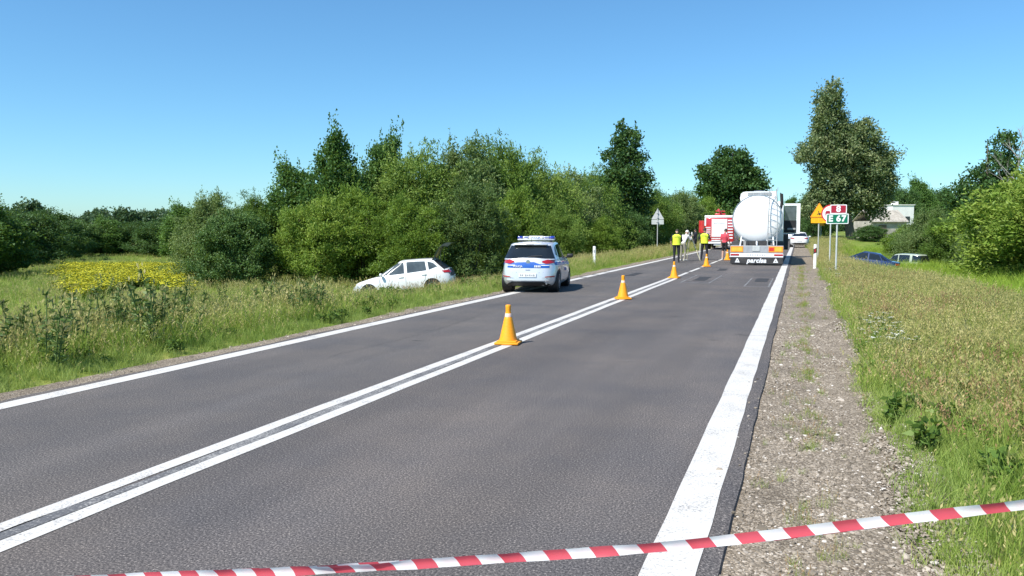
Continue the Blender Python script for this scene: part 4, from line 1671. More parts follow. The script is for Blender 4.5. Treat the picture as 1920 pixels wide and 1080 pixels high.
# ------------------------------------------------------------------ the fire engine
def fire_engine():
    t = thing('fire_engine', 'white and red fire engine in the left lane, rear shutter towards the camera', 'fire engine', (-6.45, 71.2, 0.006), R(90))
    mb = MB()
    mb.rbox((2.7, 0, 1.72), (5.2, 2.48, 2.06), .06)
    mb.build('body', 'fire_red', t, 50)
    mb = MB()
    mb.rbox((2.7, 0, 2.83), (5.22, 2.50, .22), .05)
    mb.build('roof_rail', 'tank_white', t, 50)
    for sg in (1, -1):
        mb = MB()
        mb.box((.092, sg * 1.18, 2.38), (.016, .13, .66))
        mb.build('corner_trim', 'tank_white', t)
    # roller shutter with slats
    sh = MB()
    sh.rbox((.085, -.02, 1.86), (.03, 1.30, 1.52), .008)
    shutter = sh.build('roller_shutter', 'tank_white', t)
    for k in range(12):
        mb = MB()
        mb.rbox((.062, -.02, 1.17 + k * .125), (.016, 1.24, .117), .005)
        mb.build('slat', 'tank_white', shutter)
    text('RATOWN.', .20, 'ink_grey', shutter, (.048, -.02, 2.25), FACE_BACK_X)
    # red and white stripes both sides
    for sg in (1, -1):
        for k in range(7):
            mb = MB()
            mb.box((.088, sg * .93, 1.00 + k * .25 if sg < 0 else .95 + k * .16), (.012, .42, .11 if sg < 0 else .07))
            mb.build('reflective_stripe', 'white_film', t)
    for k in range(2):
        mb = MB()
        mb.box((.085, -.02, .79 + k * .17), (.014, 1.30, .07))
        mb.build('reflective_stripe', 'white_film', t)
    mb = MB()
    mb.rbox((.02, 0, .58), (.30, 2.46, .16), .03)
    mb.build('rear_step', 'tank_white', t)
    mb = MB()
    mb.box((2.5, 0, .62), (4.8, 1.3, .3))
    mb.build('chassis', 'chassis', t)
    for sg in (1, -1):
        mb = MB()
        mb.rbox((.06, sg * 1.0, .70), (.03, .30, .08), .01)
        mb.build('taillight', 'red_lens', t)
    mb = MB()
    mb.box((-.04, -.02, .42), (.02, .9, .12))
    mb.build('number_plate', 'plate_white', t)
    for x in (1.7, 6.0):
        for sg in (1, -1):
            wheel(t, x, sg * 1.02, sg, .50, .34)
    mb = MB()
    mb.rbox((6.45, 0, 1.75), (2.2, 2.44, 2.1), .12, n=3)
    mb.build('cab', 'fire_red', t, 50)
    mb = MB()
    mb.box((7.558, 0, 2.15), (.014, 2.0, .8))
    mb.build('windscreen', 'glass_dark', t)
    for sg in (1, -1):
        mb = MB()
        mb.box((6.5, sg * 1.226, 2.15), (1.5, .014, .7))
        mb.build('side_window', 'glass_dark', t)
        for k in range(3):
            mb = MB()
            mb.box((1.1 + k * 1.55, sg * 1.248, 1.85), (1.35, .014, 1.5))
            mb.build('side_shutter', 'steel', t)
    # water monitor on the roof
    mb = MB()
    mb.lathe([(.22, 2.94), (.22, 3.02), (.10, 3.06), (.09, 3.2)], 20, 'z', (.9, 0, 0))
    mb.tube([(.9, 0, 3.18), (.75, .0, 3.30), (.45, .05, 3.36), (.2, .1, 3.42)], [.10, .11, .08, .10], 12)
    mb.tube([(.9, -.40, 3.30), (.9, .40, 3.34)], .05, 10)
    mb.rbox((.95, 0, 3.06), (.5, .9, .14), .04)
    mb.build('water_monitor', 'fire_red', t, 50)
    # locker door standing open at the left side, with its stay
    mb = MB()
    mb.rbox((1.15, 1.62, 1.98), (.06, .44, 1.05), .02)
    d = mb.build('open_locker_door', 'fire_red', t)
    mb = MB()
    mb.box((1.105, 1.62, 1.98), (.02, .10, .85))
    mb.build('door_stiffener', 'red_plate', d)
    mb = MB()
    mb.tube([(1.1, 1.60, 1.46), (1.1, 1.62, .75)], .06, 10)
    mb.build('door_stay', 'red_plate', t)
    mb = MB()
    mb.box((1.3, 1.33, 2.35), (.3, .2, .05))
    mb.build('hinge_arm', 'chassis', t)


fire_engine()


# ------------------------------------------------------------------ people
def person(label, loc, rz, cloth, pose=None, vest=None, cap=None, group=None, hair='hair_dark', height=1.78):
    """one continuous body (voxel-joined limbs), faces +y; cloth: materials by body region"""
    J = dict(neck=(0, -.01, 1.48), head=(0, .015, 1.645),
             sh=(.185, -.005, 1.415), el=(.235, -.03, 1.13), wr=(.235, .05, .88), hd=(.23, .085, .80),
             hip=(.095, 0, .92), kn=(.11, .015, .50), an=(.115, -.025, .085), toe=(.135, .15, .035),
             waist=(0, 0, 1.08), chest=(0, -.01, 1.30), pel=(0, 0, .94))
    J = {k: Vector(v) for k, v in J.items()}
    PJ = {}
    for k in ('sh', 'el', 'wr', 'hd', 'hip', 'kn', 'an', 'toe'):
        PJ[k + 'R'] = Vector(J[k])
        PJ[k + 'L'] = Vector((-J[k].x, J[k].y, J[k].z))
    for k in ('neck', 'head', 'waist', 'chest', 'pel'):
        PJ[k] = J[k]
    for k, v in (pose or {}).items():
        PJ[k] = Vector(v)
    segs = []          # (region, a, b, ra, rb, flat)

    def sg(reg, pts, rad, flat=1.0):
        for (a, b), (ra, rb) in zip(zip(pts[:-1], pts[1:]), zip(rad[:-1], rad[1:])):
            segs.append((reg, Vector(a), Vector(b), ra, rb, flat))
    mb = MB()

    def limb(reg, pts, rad, n=14):
        mb.tube(pts, rad, n)
        sg(reg, pts, rad)
        for p, r_ in zip(pts, rad):
            mb.lathe([(r_ * math.sin(a), -r_ * math.cos(a)) for a in (0.05, .6, 1.2, 1.57, 1.95, 2.55, 3.09)], 12, 'z', p)
    # torso as elliptical rings between pelvis and shoulders
    pel, wa, ch, nk = PJ['pel'], PJ['waist'], PJ['chest'], PJ['neck']
    rings = [(pel + Vector((0, 0, -.08)), .15, .11), (pel, .172, .125), (wa, .155, .105), (ch, .185, .125), (ch + (nk - ch) * .6, .19, .11), (ch + (nk - ch) * .88, .12, .08), (nk, .062, .062)]

    def torso_rings(k=1.0, rr=rings):
        vs, fs, n = [], [], 24
        for c, rx, ry in rr:
            for i in range(n):
                a = 2 * math.pi * i / n
                vs.append(c + Vector((rx * k * math.cos(a), ry * k * math.sin(a), 0)))
        for i in range(len(rr) - 1):
            for q in range(n):
                fs.append((i * n + q, i * n + (q + 1) % n, (i + 1) * n + (q + 1) % n, (i + 1) * n + q))
        fs.append(tuple(range(n - 1, -1, -1)))
        fs.append(tuple((len(rr) - 1) * n + q for q in range(n)))
        return vs, fs
    mb.add(*torso_rings())
    sg('top', [r_[0] for r_ in rings[1:-2]], [.13] * (len(rings) - 3))
    # neck and head with brow, nose, chin, ears
    hd = PJ['head']
    limb('skin', [nk + Vector((0, 0, -.02)), nk + (hd - nk) * .6], [.056, .052])
    hv, hf = [], []
    up = (hd - nk).normalized()
    fw = (Vector((0, 1, 0)) - up * up.y).normalized()
    rt = fw.cross(up)
    n = 18
    for i in range(13):
        a = math.pi * (i + .15) / 12.3
        zc = math.cos(a) * .122
        rr_ = math.sin(a)
        for k in range(n):
            b = 2 * math.pi * k / n
            x, y = math.cos(b) * rr_ * .078, math.sin(b) * rr_ * .098
            if zc < 0:
                x *= 1 + zc * 1.6
                y = y * (1 + zc * .8) + (.012 if y > 0 else 0)
            hv.append(hd + rt * x + fw * y + up * zc)
    for i in range(12):
        for k in range(n):
            hf.append((i * n + k, i * n + (k + 1) % n, (i + 1) * n + (k + 1) % n, (i + 1) * n + k))
    hf.append(tuple(range(n - 1, -1, -1)))
    hf.append(tuple(12 * n + k for k in range(n)))
    mb.add(hv, hf)
    mb.tube([hd + fw * .088 + up * .02, hd + fw * .112 - up * .022, hd + fw * .095 - up * .03], [.010, .017, .012], 8)
    for s_ in (1, -1):
        mb.tube([hd + rt * s_ * .074 - up * .03, hd + rt * s_ * .088 + up * .02], [.014, .018], 8)
    sg('skin', [nk + (hd - nk) * .7, hd], [.07, .10])
    for s_ in 'RL':
        reg_up = cloth.get('upper_arm', 'top')
        limb('top', [PJ['sh' + s_], PJ['el' + s_]], [.064, .047])
        limb('fore', [PJ['el' + s_], PJ['wr' + s_]], [.045, .032])
        sgn = 1 if s_ == 'R' else -1
        h0, h1 = PJ['wr' + s_], PJ['hd' + s_]
        d = (h1 - h0).normalized()
        side = Vector((sgn, 0, 0)).cross(d)
        if side.length < .2:
            side = Vector((0, 1, 0))
        side.normalize()
        nrm = d.cross(side).normalized()
        mb.tube([h0, h0 + d * .04, h0 + d * .085], [.030, .038, .034], 10, flat=.62)
        sg('skin', [h0 + d * .02, h0 + d * .17], [.035, .03])
        for k, ln in enumerate((.068, .078, .072, .056)):
            o = h0 + d * .08 + side * (.028 - k * .0185)
            mb.tube([o, o + d * ln * .5 + nrm * .006 * sgn, o + d * ln * .85 + nrm * .026 * sgn], [.0098, .0092, .0080], 7)
        o = h0 + d * .03 + side * .03
        mb.tube([o, o + side * .026 + d * .03, o + side * .030 + d * .062], [.013, .011, .009], 7)
        limb('leg', [PJ['hip' + s_], PJ['kn' + s_]], [.098, .068])
        limb('shin', [PJ['kn' + s_], PJ['an' + s_]], [.066, .048])
        an, toe = PJ['an' + s_], PJ['toe' + s_]
        fd = (toe - an)
        fd.z = 0
        fd.normalize()
        mb.tube([an - fd * .05 + Vector((0, 0, -.035)), an + fd * .03 + Vector((0, 0, -.035)), toe + fd * .01], [.044, .050, .036], 10, flat=.95)
        sg('shoe', [an - fd * .04 + Vector((0, 0, -.05)), toe], [.05, .04])
    me = mb.mesh('body', None)
    o = bpy.data.objects.new('tmp', me)
    col.objects.link(o)
    md = o.modifiers.new('r', 'REMESH')
    md.mode = 'VOXEL'
    md.voxel_size = .0095
    sm = o.modifiers.new('s', 'SMOOTH')
    sm.factor = .5
    sm.iterations = 2
    dg = bpy.context.evaluated_depsgraph_get()
    dg.update()
    body = bpy.data.meshes.new_from_object(o.evaluated_get(dg))
    bpy.data.objects.remove(o)
    body.name = 'body'
    regs = ['skin', 'top', 'fore', 'leg', 'shin', 'shoe']
    body.materials.clear()
    for r_ in regs:
        body.materials.append(M[cloth.get(r_, 'skin')])
    cen = np.zeros(len(body.polygons) * 3)
    body.polygons.foreach_get('center', cen)
    cen = cen.reshape(-1, 3)
    best = np.full(len(cen), 1e9)
    lab = np.zeros(len(cen), dtype=np.int32)
    for reg, a, b, ra, rb, fl in segs:
        a_, b_ = np.array(a), np.array(b)
        ab = b_ - a_
        L2 = max(ab @ ab, 1e-9)
        tt = np.clip(((cen - a_) @ ab) / L2, 0, 1)
        dd = np.linalg.norm(cen - (a_ + tt[:, None] * ab), axis=1) - (ra + (rb - ra) * tt)
        m_ = dd < best
        best[m_] = dd[m_]
        lab[m_] = regs.index(reg)
    m_ = (lab == regs.index('top')) & (cen[:, 2] < PJ['pel'].z + .03)
    lab[m_] = regs.index('leg')
    body.polygons.foreach_set('material_index', lab)
    body.shade_smooth()
    t = thing('person', label, 'person', loc, rz, group)
    k = height / 1.78
    t.scale = (k, k, k)
    link('body', body, t)
    # eyes
    mb = MB()
    for s_ in (1, -1):
        mb.lathe([(.012 * math.sin(a), -.012 * math.cos(a)) for a in (.1, .8, 1.57, 2.3, 3.0)], 8, 'z', hd + rt * s_ * .032 + fw * .086 + up * .012)
    mb.build('eyes', 'ink_black', t, 60)
    # hair or cap: a shell over the upper and back part of the head
    hv, hf = [], []
    for i in range(7):
        a = math.pi * .56 * i / 6
        for q in range(n):
            b = 2 * math.pi * q / n
            drop = 1.0 if math.sin(b) < -.2 else (.80 if math.sin(b) < .4 else .60)
            aa = a * drop
            hv.append(hd + rt * math.cos(b) * math.sin(aa) * .088 + fw * (math.sin(b) * math.sin(aa) * .108 - .006) + up * math.cos(aa) * .134)
    for i in range(6):
        for q in range(n):
            hf.append((i * n + q, i * n + (q + 1) % n, (i + 1) * n + (q + 1) % n, (i + 1) * n + q))
    mb = MB()
    mb.add(hv, hf)
    if cap:
        mb.grid([[hd + rt * x + fw * (.09 + y * .09) + up * (.055 - y * .02 - abs(x) * .15) for x in np.linspace(-.07, .07, 7)] for y in (0, .5, 1 - .0)], (0, 0, .008))
    mb.build('cap' if cap else 'hair', cap or hair, t, 60)
    if vest:
        vr = [(wa + (pel - wa) * 1.2, .215, .160), (wa, .205, .150), (ch + (wa - ch) * .4, .215, .152), (ch, .232, .152), (ch + (nk - ch) * .45, .245, .140), (ch + (nk - ch) * .72, .165, .115), (ch + (nk - ch) * .92, .10, .085)]
        mb = MB()
        mb.add(*torso_rings(1.0, vr))
        v = mb.build('vest', vest, t, 60)
        c = ch + (nk - ch) * .2
        text('POLICJA', .085, 'ink_black', v, (c.x, c.y - .160, c.z), FACE_MINUS_Y)
    return t


OFF = dict(top='cloth_navy', fore='skin', leg='cloth_navy', shin='cloth_navy', shoe='shoe')
person('police officer in yellow vest and dark trousers, back turned, beside the tripod', (-5.98, 42.35, .006), R(10), OFF,
       dict(head=(.02, .07, 1.61), elL=(-.30, -.03, 1.14), wrL=(-.26, .06, .90), hdL=(-.25, .09, .82), elR=(.27, .02, 1.13), wrR=(.20, .20, 1.02), hdR=(.17, .27, 1.02),
            anL=(-.12, -.03, .085), toeL=(-.16, .14, .035)), vest='vest_yellow', group='people on the road')
person('person in white cap, white shirt and pale trousers bending over the tripod', (-5.95, 44.55, .006), R(-35), dict(top='cloth_white', fore='cloth_white', leg='cloth_beige', shin='cloth_beige', shoe='shoe_pale'),
       dict(waist=(0, .05, 1.08), chest=(0, .16, 1.27), neck=(0, .24, 1.43), head=(0, .32, 1.56), shR=(.185, .20, 1.37), shL=(-.185, .20, 1.37), elR=(.24, .36, 1.16), wrR=(.12, .52, 1.26), hdR=(.09, .57, 1.30), elL=(-.24, .36, 1.16), wrL=(-.12, .52, 1.26), hdL=(-.09, .57, 1.30),
            knR=(.13, .06, .50), anR=(.16, -.04, .085), toeR=(.20, .13, .035)), cap='cloth_white', group='people on the road')
person('police officer in yellow vest with arms folded, behind the fourth cone', (-5.02, 46.7, .006), R(-8), OFF,
       dict(elR=(.31, .0, 1.14), wrR=(.10, .17, 1.14), hdR=(0, .19, 1.16), elL=(-.31, .0, 1.14), wrL=(-.10, .15, 1.10), hdL=(0, .17, 1.10), anR=(.16, -.03, .085), toeR=(.20, .14, .035), anL=(-.16, -.03, .085), toeL=(-.20, .14, .035),
            knR=(.14, .01, .5), knL=(-.14, .01, .5)), vest='vest_yellow', group='people on the road', height=1.82)
person('person in red T-shirt and black shorts with bare legs beside the tanker', (-3.98, 47.6, .006), R(-25), dict(top='cloth_red', fore='skin', leg='cloth_black', shin='skin', shoe='shoe_pale'),
       dict(head=(.02, .05, 1.64), elR=(.26, .0, 1.14), wrR=(.24, .16, .95), hdR=(.22, .23, .90), anR=(.13, .05, .085), toeR=(.15, .22, .035)), group='people on the road')
person('firefighter in dark uniform beside the open red locker door', (-8.35, 70.4, zgf(-8.35, 70.4)), R(60), dict(top='cloth_fire', fore='cloth_fire', leg='cloth_fire', shin='cloth_fire', shoe='shoe'),
       dict(elR=(.26, .08, 1.16), wrR=(.2, .28, 1.2), hdR=(.18, .35, 1.22)), group='people on the road', height=1.8)


# surveying tripod and the officer's measuring staff
def tripod():
    x, y = -5.62, 45.1
    t = thing('survey_tripod', 'pale surveying tripod with instrument standing on the left lane', 'tripod', (x, y, .006), R(15))
    for a in (100, 220, 340):
        d = Vector((math.cos(R(a)), math.sin(R(a)), 0))
        mb = MB()
        mb.tube([d * .07 + Vector((0, 0, 1.25)), d * .32 + Vector((0, 0, .62))], .030, 8)
        mb.tube([d * .30 + Vector((0, 0, .68)), d * .56], [.024, .014], 8)
        leg = mb.build('leg', 'tripod_yellow', t, 50)
        mb = MB()
        mb.rbox(d * .315 + Vector((0, 0, .64)), (.07, .07, .05), .012)
        mb.build('clamp', 'black_plastic', leg)
    mb = MB()
    mb.lathe([(.09, 1.23), (.10, 1.25), (.10, 1.28), (.05, 1.29)], 20)
    mb.build('head_plate', 'tripod_yellow', t, 40)
    mb = MB()
    mb.lathe([(.075, 1.285), (.075, 1.33), (.06, 1.34)], 20)
    mb.rbox((.075, 0, 1.45), (.045, .13, .24), .012)
    mb.rbox((-.075, 0, 1.45), (.045, .13, .24), .012)
    mb.rbox((0, 0, 1.36), (.17, .13, .05), .012)
    ins = mb.build('instrument', 'cloth_white', t, 40)
    mb = MB()
    mb.tube([(0, -.11, 1.46), (0, .11, 1.48)], [.035, .045], 14)
    mb.build('telescope', 'black_plastic', ins, 40)


tripod()
t = thing('measuring_staff', 'thin white measuring staff standing beside the officer with folded arms', 'staff', (-5.22, 46.2, .006))
mb = MB()
mb.tube([(0, 0, 0), (0, 0.02, .05), (.01, .04, .95)], [.012, .022, .022], 8)
mb.build('rod', 'cloth_white', t, 50)
mb = MB()
mb.tube([(.01, .04, .95), (.012, .042, 1.08)], .026, 8)
mb.build('grip', 'black_plastic', t, 50)


# ------------------------------------------------------------------ vegetation
def quat_frames(d, rngl):
    """for unit vectors d (N,3): two unit vectors across"""
    r = rngl.normal(size=d.shape)
    a = np.cross(d, r)
    a /= np.linalg.norm(a, axis=1)[:, None] + 1e-9
    b = np.cross(d, a)
    return a, b


def leaves(C, D, ln, wd, rngl, fold=0.25):
    """one pointed, folded leaf per centre C with axis D; returns verts, quads"""
    N = len(C)
    a, b = quat_frames(D, rngl)
    l_ = (ln * rngl.uniform(.65, 1.25, N))[:, None]
    w_ = (wd * rngl.uniform(.7, 1.25, N))[:, None]
    p0 = C - D * l_ * .5
    p2 = C + D * l_ * .5 - b * l_ * .12
    p1 = C + a * w_ * .5 + b * w_ * fold
    p3 = C - a * w_ * .5 + b * w_ * fold
    V = np.stack([p0, p1, p2, p3], 1).reshape(-1, 3)
    F = np.arange(N * 4).reshape(-1, 4)
    return V, F


def crown(name, lobes, n_clump, per, ln, wd, mat, seed, clump_r=.42, up=.25, shoots=0, shoot_len=1.1, zmin=.15, lump=.22, droop=0.0):
    """foliage as clumps of leaves through the outer volume of several lobes (cx,cy,cz,rx,ry,rz)"""
    g = np.random.default_rng(seed)
    L = np.array(lobes, float)
    area = (L[:, 3] * L[:, 4] + L[:, 3] * L[:, 5] + L[:, 4] * L[:, 5])
    pick = g.choice(len(L), n_clump, p=area / area.sum())
    d = g.normal(size=(n_clump, 3))
    d /= np.linalg.norm(d, axis=1)[:, None]
    ph = g.uniform(0, 6.28, (3,))
    wob = 1 + lump * np.sin(3.1 * d[:, 0] + ph[0] + pick) * np.sin(3.7 * d[:, 1] + ph[1]) + lump * .7 * np.sin(5.3 * d[:, 2] + 4.1 * d[:, 0] + ph[2])
    rad = (.45 + .55 * g.random(n_clump) ** .35) * wob
    C = L[pick, :3] + d * L[pick, 3:6] * rad[:, None]
    keep = C[:, 2] > zmin
    C, d = C[keep], d[keep]
    ct = g.random(len(C))
    nl = g.integers(int(per * .6), int(per * 1.4), len(C))
    idx = np.repeat(np.arange(len(C)), nl)
    cr = clump_r * g.uniform(.6, 1.4, len(C))
    P = C[idx] + g.normal(size=(len(idx), 3)) * cr[idx][:, None] * np.array([1, 1, .8]) * .62
    D = d[idx] * .5 + g.normal(size=(len(idx), 3)) * .65 + np.array([0, 0, up])
    tint = .5 * ct[idx] + .5 * g.random(len(idx))
    if shoots:
        top = C[np.argsort(-(C[:, 2] + g.normal(0, .8, len(C))))[:max(shoots * 2, 1)]]
        top = top[g.choice(len(top), shoots, replace=len(top) < shoots)]
        for p in top:
            m_ = int(26 * shoot_len)
            f = g.random(m_)
            h = shoot_len * g.uniform(.5, 1.2)
            ax = np.array([g.normal(0, .18), g.normal(0, .18), 1.0])
            q = p + ax * (f * h)[:, None] + g.normal(size=(m_, 3)) * (.16 * (1.15 - f))[:, None]
            P = np.vstack([P, q])
            dd = g.normal(size=(m_, 3)) * .6 + np.array([0, 0, .6])
            D = np.vstack([D, dd])
            tint = np.concatenate([tint, .3 + .5 * g.random(m_)])
    D[:, 2] -= droop
    D /= np.linalg.norm(D, axis=1)[:, None]
    ok = P[:, 2] > .05
    V, F = leaves(P[ok], D[ok], ln, wd, g)
    return np_mesh(name, V, F, mat, tint[ok])


def trunk_mesh(name, lobes, seed, r0=.2, stems=1, spread=.3, mat='bark', lean=(0, 0), limbs=9, h0=None):
    g = random.Random(seed)
    mb = MB()
    zt = max(l[2] + l[5] * .5 for l in lobes)
    for k in range(stems):
        a = 6.28 * k / max(stems, 1) + g.random()
        sp = spread * (0 if stems == 1 else 1)
        pts, rad = [], []
        h = (h0 or zt) * (1 if stems == 1 else g.uniform(.6, .95))
        for i in range(7):
            f = i / 6
            pts.append((math.cos(a) * sp * f * h * .5 + lean[0] * f + g.gauss(0, .06) * f, math.sin(a) * sp * f * h * .5 + lean[1] * f + g.gauss(0, .06) * f, -.25 + f * (h + .25)))
            rad.append(r0 * (1 - f * .86) * (1.25 if i == 0 else 1) / (1 if stems == 1 else 1.8))
        mb.tube(pts, rad, 8)
        for q in range(limbs if stems == 1 else 2):
            l = g.choice(lobes)
            f = g.uniform(.3, .85)
            i = min(int(f * 6), 5)
            b = Vector(pts[i]).lerp(Vector(pts[i + 1]), f * 6 - i)
            e = Vector((l[0] + g.uniform(-.6, .6) * l[3], l[1] + g.uniform(-.6, .6) * l[4], max(b.z + .3, l[2] + g.uniform(-.2, .6) * l[5])))
            m_ = b.lerp(e, .5) + Vector((0, 0, .25))
            rr = rad[i] * .5
            mb.tube([b, m_, e], [rr, rr * .6, rr * .18], 6)
    return mb.mesh(name, mat, 60)


def plant(name, label, cat, loc, rz, trunk, crown_me, scale=(1, 1, 1), group=None, trunk_name='trunk'):
    t = thing(name, label, cat, loc, rz, group)
    t.scale = scale
    link(trunk_name, trunk, t)
    link('crown', crown_me, t)
    return t


# bush kinds, each about 7 m tall and 6 m wide
BUSH = []
for k, (lob, mt, sh) in enumerate([
    ([(0, 0, 2.6, 2.7, 2.7, 2.6), (.9, .3, 4.6, 1.9, 1.9, 1.8), (-1.0, -.4, 4.2, 1.7, 1.7, 1.7), (.1, 0, 5.6, 1.2, 1.2, 1.2), (-1.6, .9, 1.5, 1.6, 1.6, 1.5), (1.7, -.9, 1.4, 1.6, 1.6, 1.4)], 'willow_leaf', 16),
    ([(0, 0, 2.3, 3.0, 2.8, 2.3), (-1.2, .2, 3.9, 1.8, 1.8, 1.6), (1.3, -.3, 3.6, 1.8, 1.8, 1.6), (.2, .2, 5.2, 1.5, 1.5, 1.4), (0, -1.6, 1.6, 1.9, 1.7, 1.6)], 'sallow_leaf', 26),
    ([(0, 0, 2.4, 2.2, 2.2, 2.4), (.3, .1, 4.4, 1.6, 1.6, 1.7), (-.3, -.1, 5.7, 1.0, 1.0, 1.3), (.5, .3, 6.3, .6, .6, .9), (-1.1, .6, 3.4, 1.2, 1.2, 1.1), (1.2, -.5, 3.2, 1.2, 1.2, 1.1)], 'alder_leaf', 10),
    ([(0, 0, 2.2, 3.2, 3.0, 2.4), (1.4, .4, 3.6, 1.9, 1.9, 1.7), (-1.5, .1, 3.3, 1.9, 1.9, 1.7), (0, -.4, 4.4, 1.8, 1.8, 1.6), (.4, .6, 5.3, 1.1, 1.1, 1.1)], 'osier_leaf', 12),
    ([(0, 0, 2.5, 2.8, 2.8, 2.5), (.8, -.5, 4.3, 1.8, 1.8, 1.7), (-.9, .5, 4.5, 1.6, 1.6, 1.6), (0, 0, 5.7, 1.0, 1.0, 1.0)], 'dark_leaf', 8)]):
    ln_, wd_ = ((.20, .060), (.19, .065), (.15, .125), (.21, .065), (.17, .10))[k]
    cm = crown('crown', lob, 400, 115, ln_, wd_, mt, 40 + k, .38, .30, sh, 1.1, lump=.30)
    tm = trunk_mesh('trunk', lob, 60 + k, .16, 5 if mt != 'alder_leaf' else 2, .45)
    BUSH.append((cm, tm, 7.0))

TH = math.atan(537 / 1500)


def on_view(px, D):
    """ground position at distance D straight ahead along the bearing of column px of the photograph's frame"""
    r_ = (px - 960) / 1500 * D
    return (r_ * math.cos(TH) - D * math.sin(TH), r_ * math.sin(TH) + D * math.cos(TH))


THICKET = [
    # bearing, distance, height, width factor, kind, label
    (392, 44.5, 5.2, .88, 1, 'leftmost willow bush of the roadside thicket, beside the yellow meadow'),
    (478, 46.5, 5.0, .85, 0, 'low willow bush second from the left end of the thicket'),
    (560, 48.0, 6.4, .95, 2, 'alder bush sloping up left of the first tall peak'),
    (632, 47.5, 8.0, .80, 2, 'tall pointed alder forming the left peak of the thicket'),
    (721, 50.0, 8.2, .72, 2, 'slim pointed alder forming the second peak of the thicket'),
    (676, 43.0, 5.6, 1.02, 3, 'broad bright willow bush in front of the two left peaks'),
    (795, 48.0, 7.9, .98, 0, 'rounded willow bush between the second and third peaks'),
    (866, 50.0, 8.7, .95, 1, 'feathery tall willow forming the third peak of the thicket'),
    (938, 53.5, 8.9, .88, 0, 'tall willow bush right of the third peak'),
    (772, 40.5, 4.8, .95, 3, 'spreading willow bush directly behind the crashed white car'),
    (885, 41.0, 5.4, .92, 1, 'leafy willow bush behind the raised tailgate'),
    (592, 41.0, 4.9, .98, 3, 'dense low willow bush left of the crashed white car'),
    (440, 40.0, 4.1, .86, 4, 'dark low bush at the foot of the thicket near the meadow'),
    (1003, 57.0, 8.2, .95, 0, 'rounded willow bush above the police car'),
    (962, 45.0, 5.6, .90, 3, 'willow bush directly behind the police car roof bar'),
    (1052, 62.0, 7.8, .95, 1, 'middling willow bush right of the police car'),
    (1048, 51.0, 4.7, .85, 0, 'low willow bush behind the left marker post'),
    (1110, 66.0, 7.9, .88, 0, 'willow bush just left of the tall alder tree'),
    (1122, 57.5, 4.1, .80, 3, 'low willow bush left of the grey sign back'),
    (1186, 68.0, 4.6, .75, 4, 'dark low bush at the foot of the tall alder'),
    (1228, 82.0, 7.2, .85, 0, 'willow bush right of the tall alder tree'),
    (1278, 90.0, 7.2, .92, 1, 'willow bush behind the people on the road'),
    (1318, 99.0, 6.6, .90, 3, 'far willow bush left of the fire engine roof'),
]
for i, (px, D, h, w, kd, lab) in enumerate(THICKET):
    x, y = on_view(px, D)
    cm, tm, H = BUSH[kd]
    s = h / H
    plant('willow_bush' if kd not in (2,) else 'alder_bush', lab, 'bush', (x, y, zgf(x, y) - .1), i * 1.7, tm, cm, (w * max(s, .72), w * max(s, .72), s), 'bushes of the roadside thicket', 'stems')

LEFT_HEDGE = [
    (-30, 47, 4.1, 1.05, 2, 'nearest bush at the left edge of the picture'),
    (38, 60, 4.5, 1.0, 4, 'dark bush second from the left edge, behind the nearest one'),
    (95, 74, 5.1, 1.0, 4, 'tallest dark bush of the left hedge'),
    (150, 86, 4.1, 1.0, 4, 'dark hedge bush left of the yellow meadow'),
    (205, 88, 4.0, 1.0, 2, 'hedge bush behind the left part of the yellow meadow'),
    (258, 90, 4.0, 1.0, 4, 'hedge bush behind the middle of the yellow meadow'),
    (312, 84, 4.3, 1.0, 4, 'hedge bush behind the right end of the yellow meadow'),
    (355, 70, 4.8, 1.0, 2, 'hedge bush where the hedge meets the thicket'),
]
for i, (px, D, h, w, kd, lab) in enumerate(LEFT_HEDGE):
    x, y = on_view(px, D)
    cm, tm, H = BUSH[kd]
    s = h / H
    plant('hedge_bush', lab, 'bush', (x, y, zgf(x, y) - .1), i * 2.3, tm, cm, (w, w, s), 'hedge beyond the yellow meadow', 'stems')

RIGHT = [
    (1990, 47, 8.3, 1.85, 3, 'large rounded willow bush at the right edge of the picture'),
    (1800, 63, 4.6, .95, 0, 'willow bush left of the large right-hand willow'),
    (1738, 74, 5.4, .95, 1, 'willow bush in front of the old building'),
    (1700, 84, 3.5, .80, 3, 'low willow bush right of the old barn roof'),
    (1632, 104, 2.3, .7, 4, 'small dark bush at the foot of the great poplar'),
    (1880, 58, 5.4, 1.0, 1, 'willow bush behind the large right-hand willow'),
]
for i, (px, D, h, w, kd, lab) in enumerate(RIGHT):
    x, y = on_view(px, D)
    cm, tm, H = BUSH[kd]
    s = h / H
    plant('willow_bush', lab, 'bush', (x, y, zgf(x, y) - .1), 1 + i * 2.1, tm, cm, (w, w, s), 'bushes below the right bank', 'stems')


# ---- single trees
def tree(name, label, px, D, lobes, mat, n_clump, per, ln, wd, seed, r0, rz=TH, bark='bark', shoots=0, base=None, lean=(0, 0), clump_r=.6, up=.1, lump=.25, group=None, h0=None):
    x, y = on_view(px, D)
    cm = crown('crown', lobes, n_clump, per, ln, wd, mat, seed, clump_r, up, shoots, 1.2, .6, lump)
    tm = trunk_mesh('trunk', lobes, seed, r0, 1, 0, bark, lean, 14, h0)
    z = zgf(x, y) if base is None else base
    return plant(name, label, 'tree', (x, y, z - .1), rz, tm, cm, group=group)


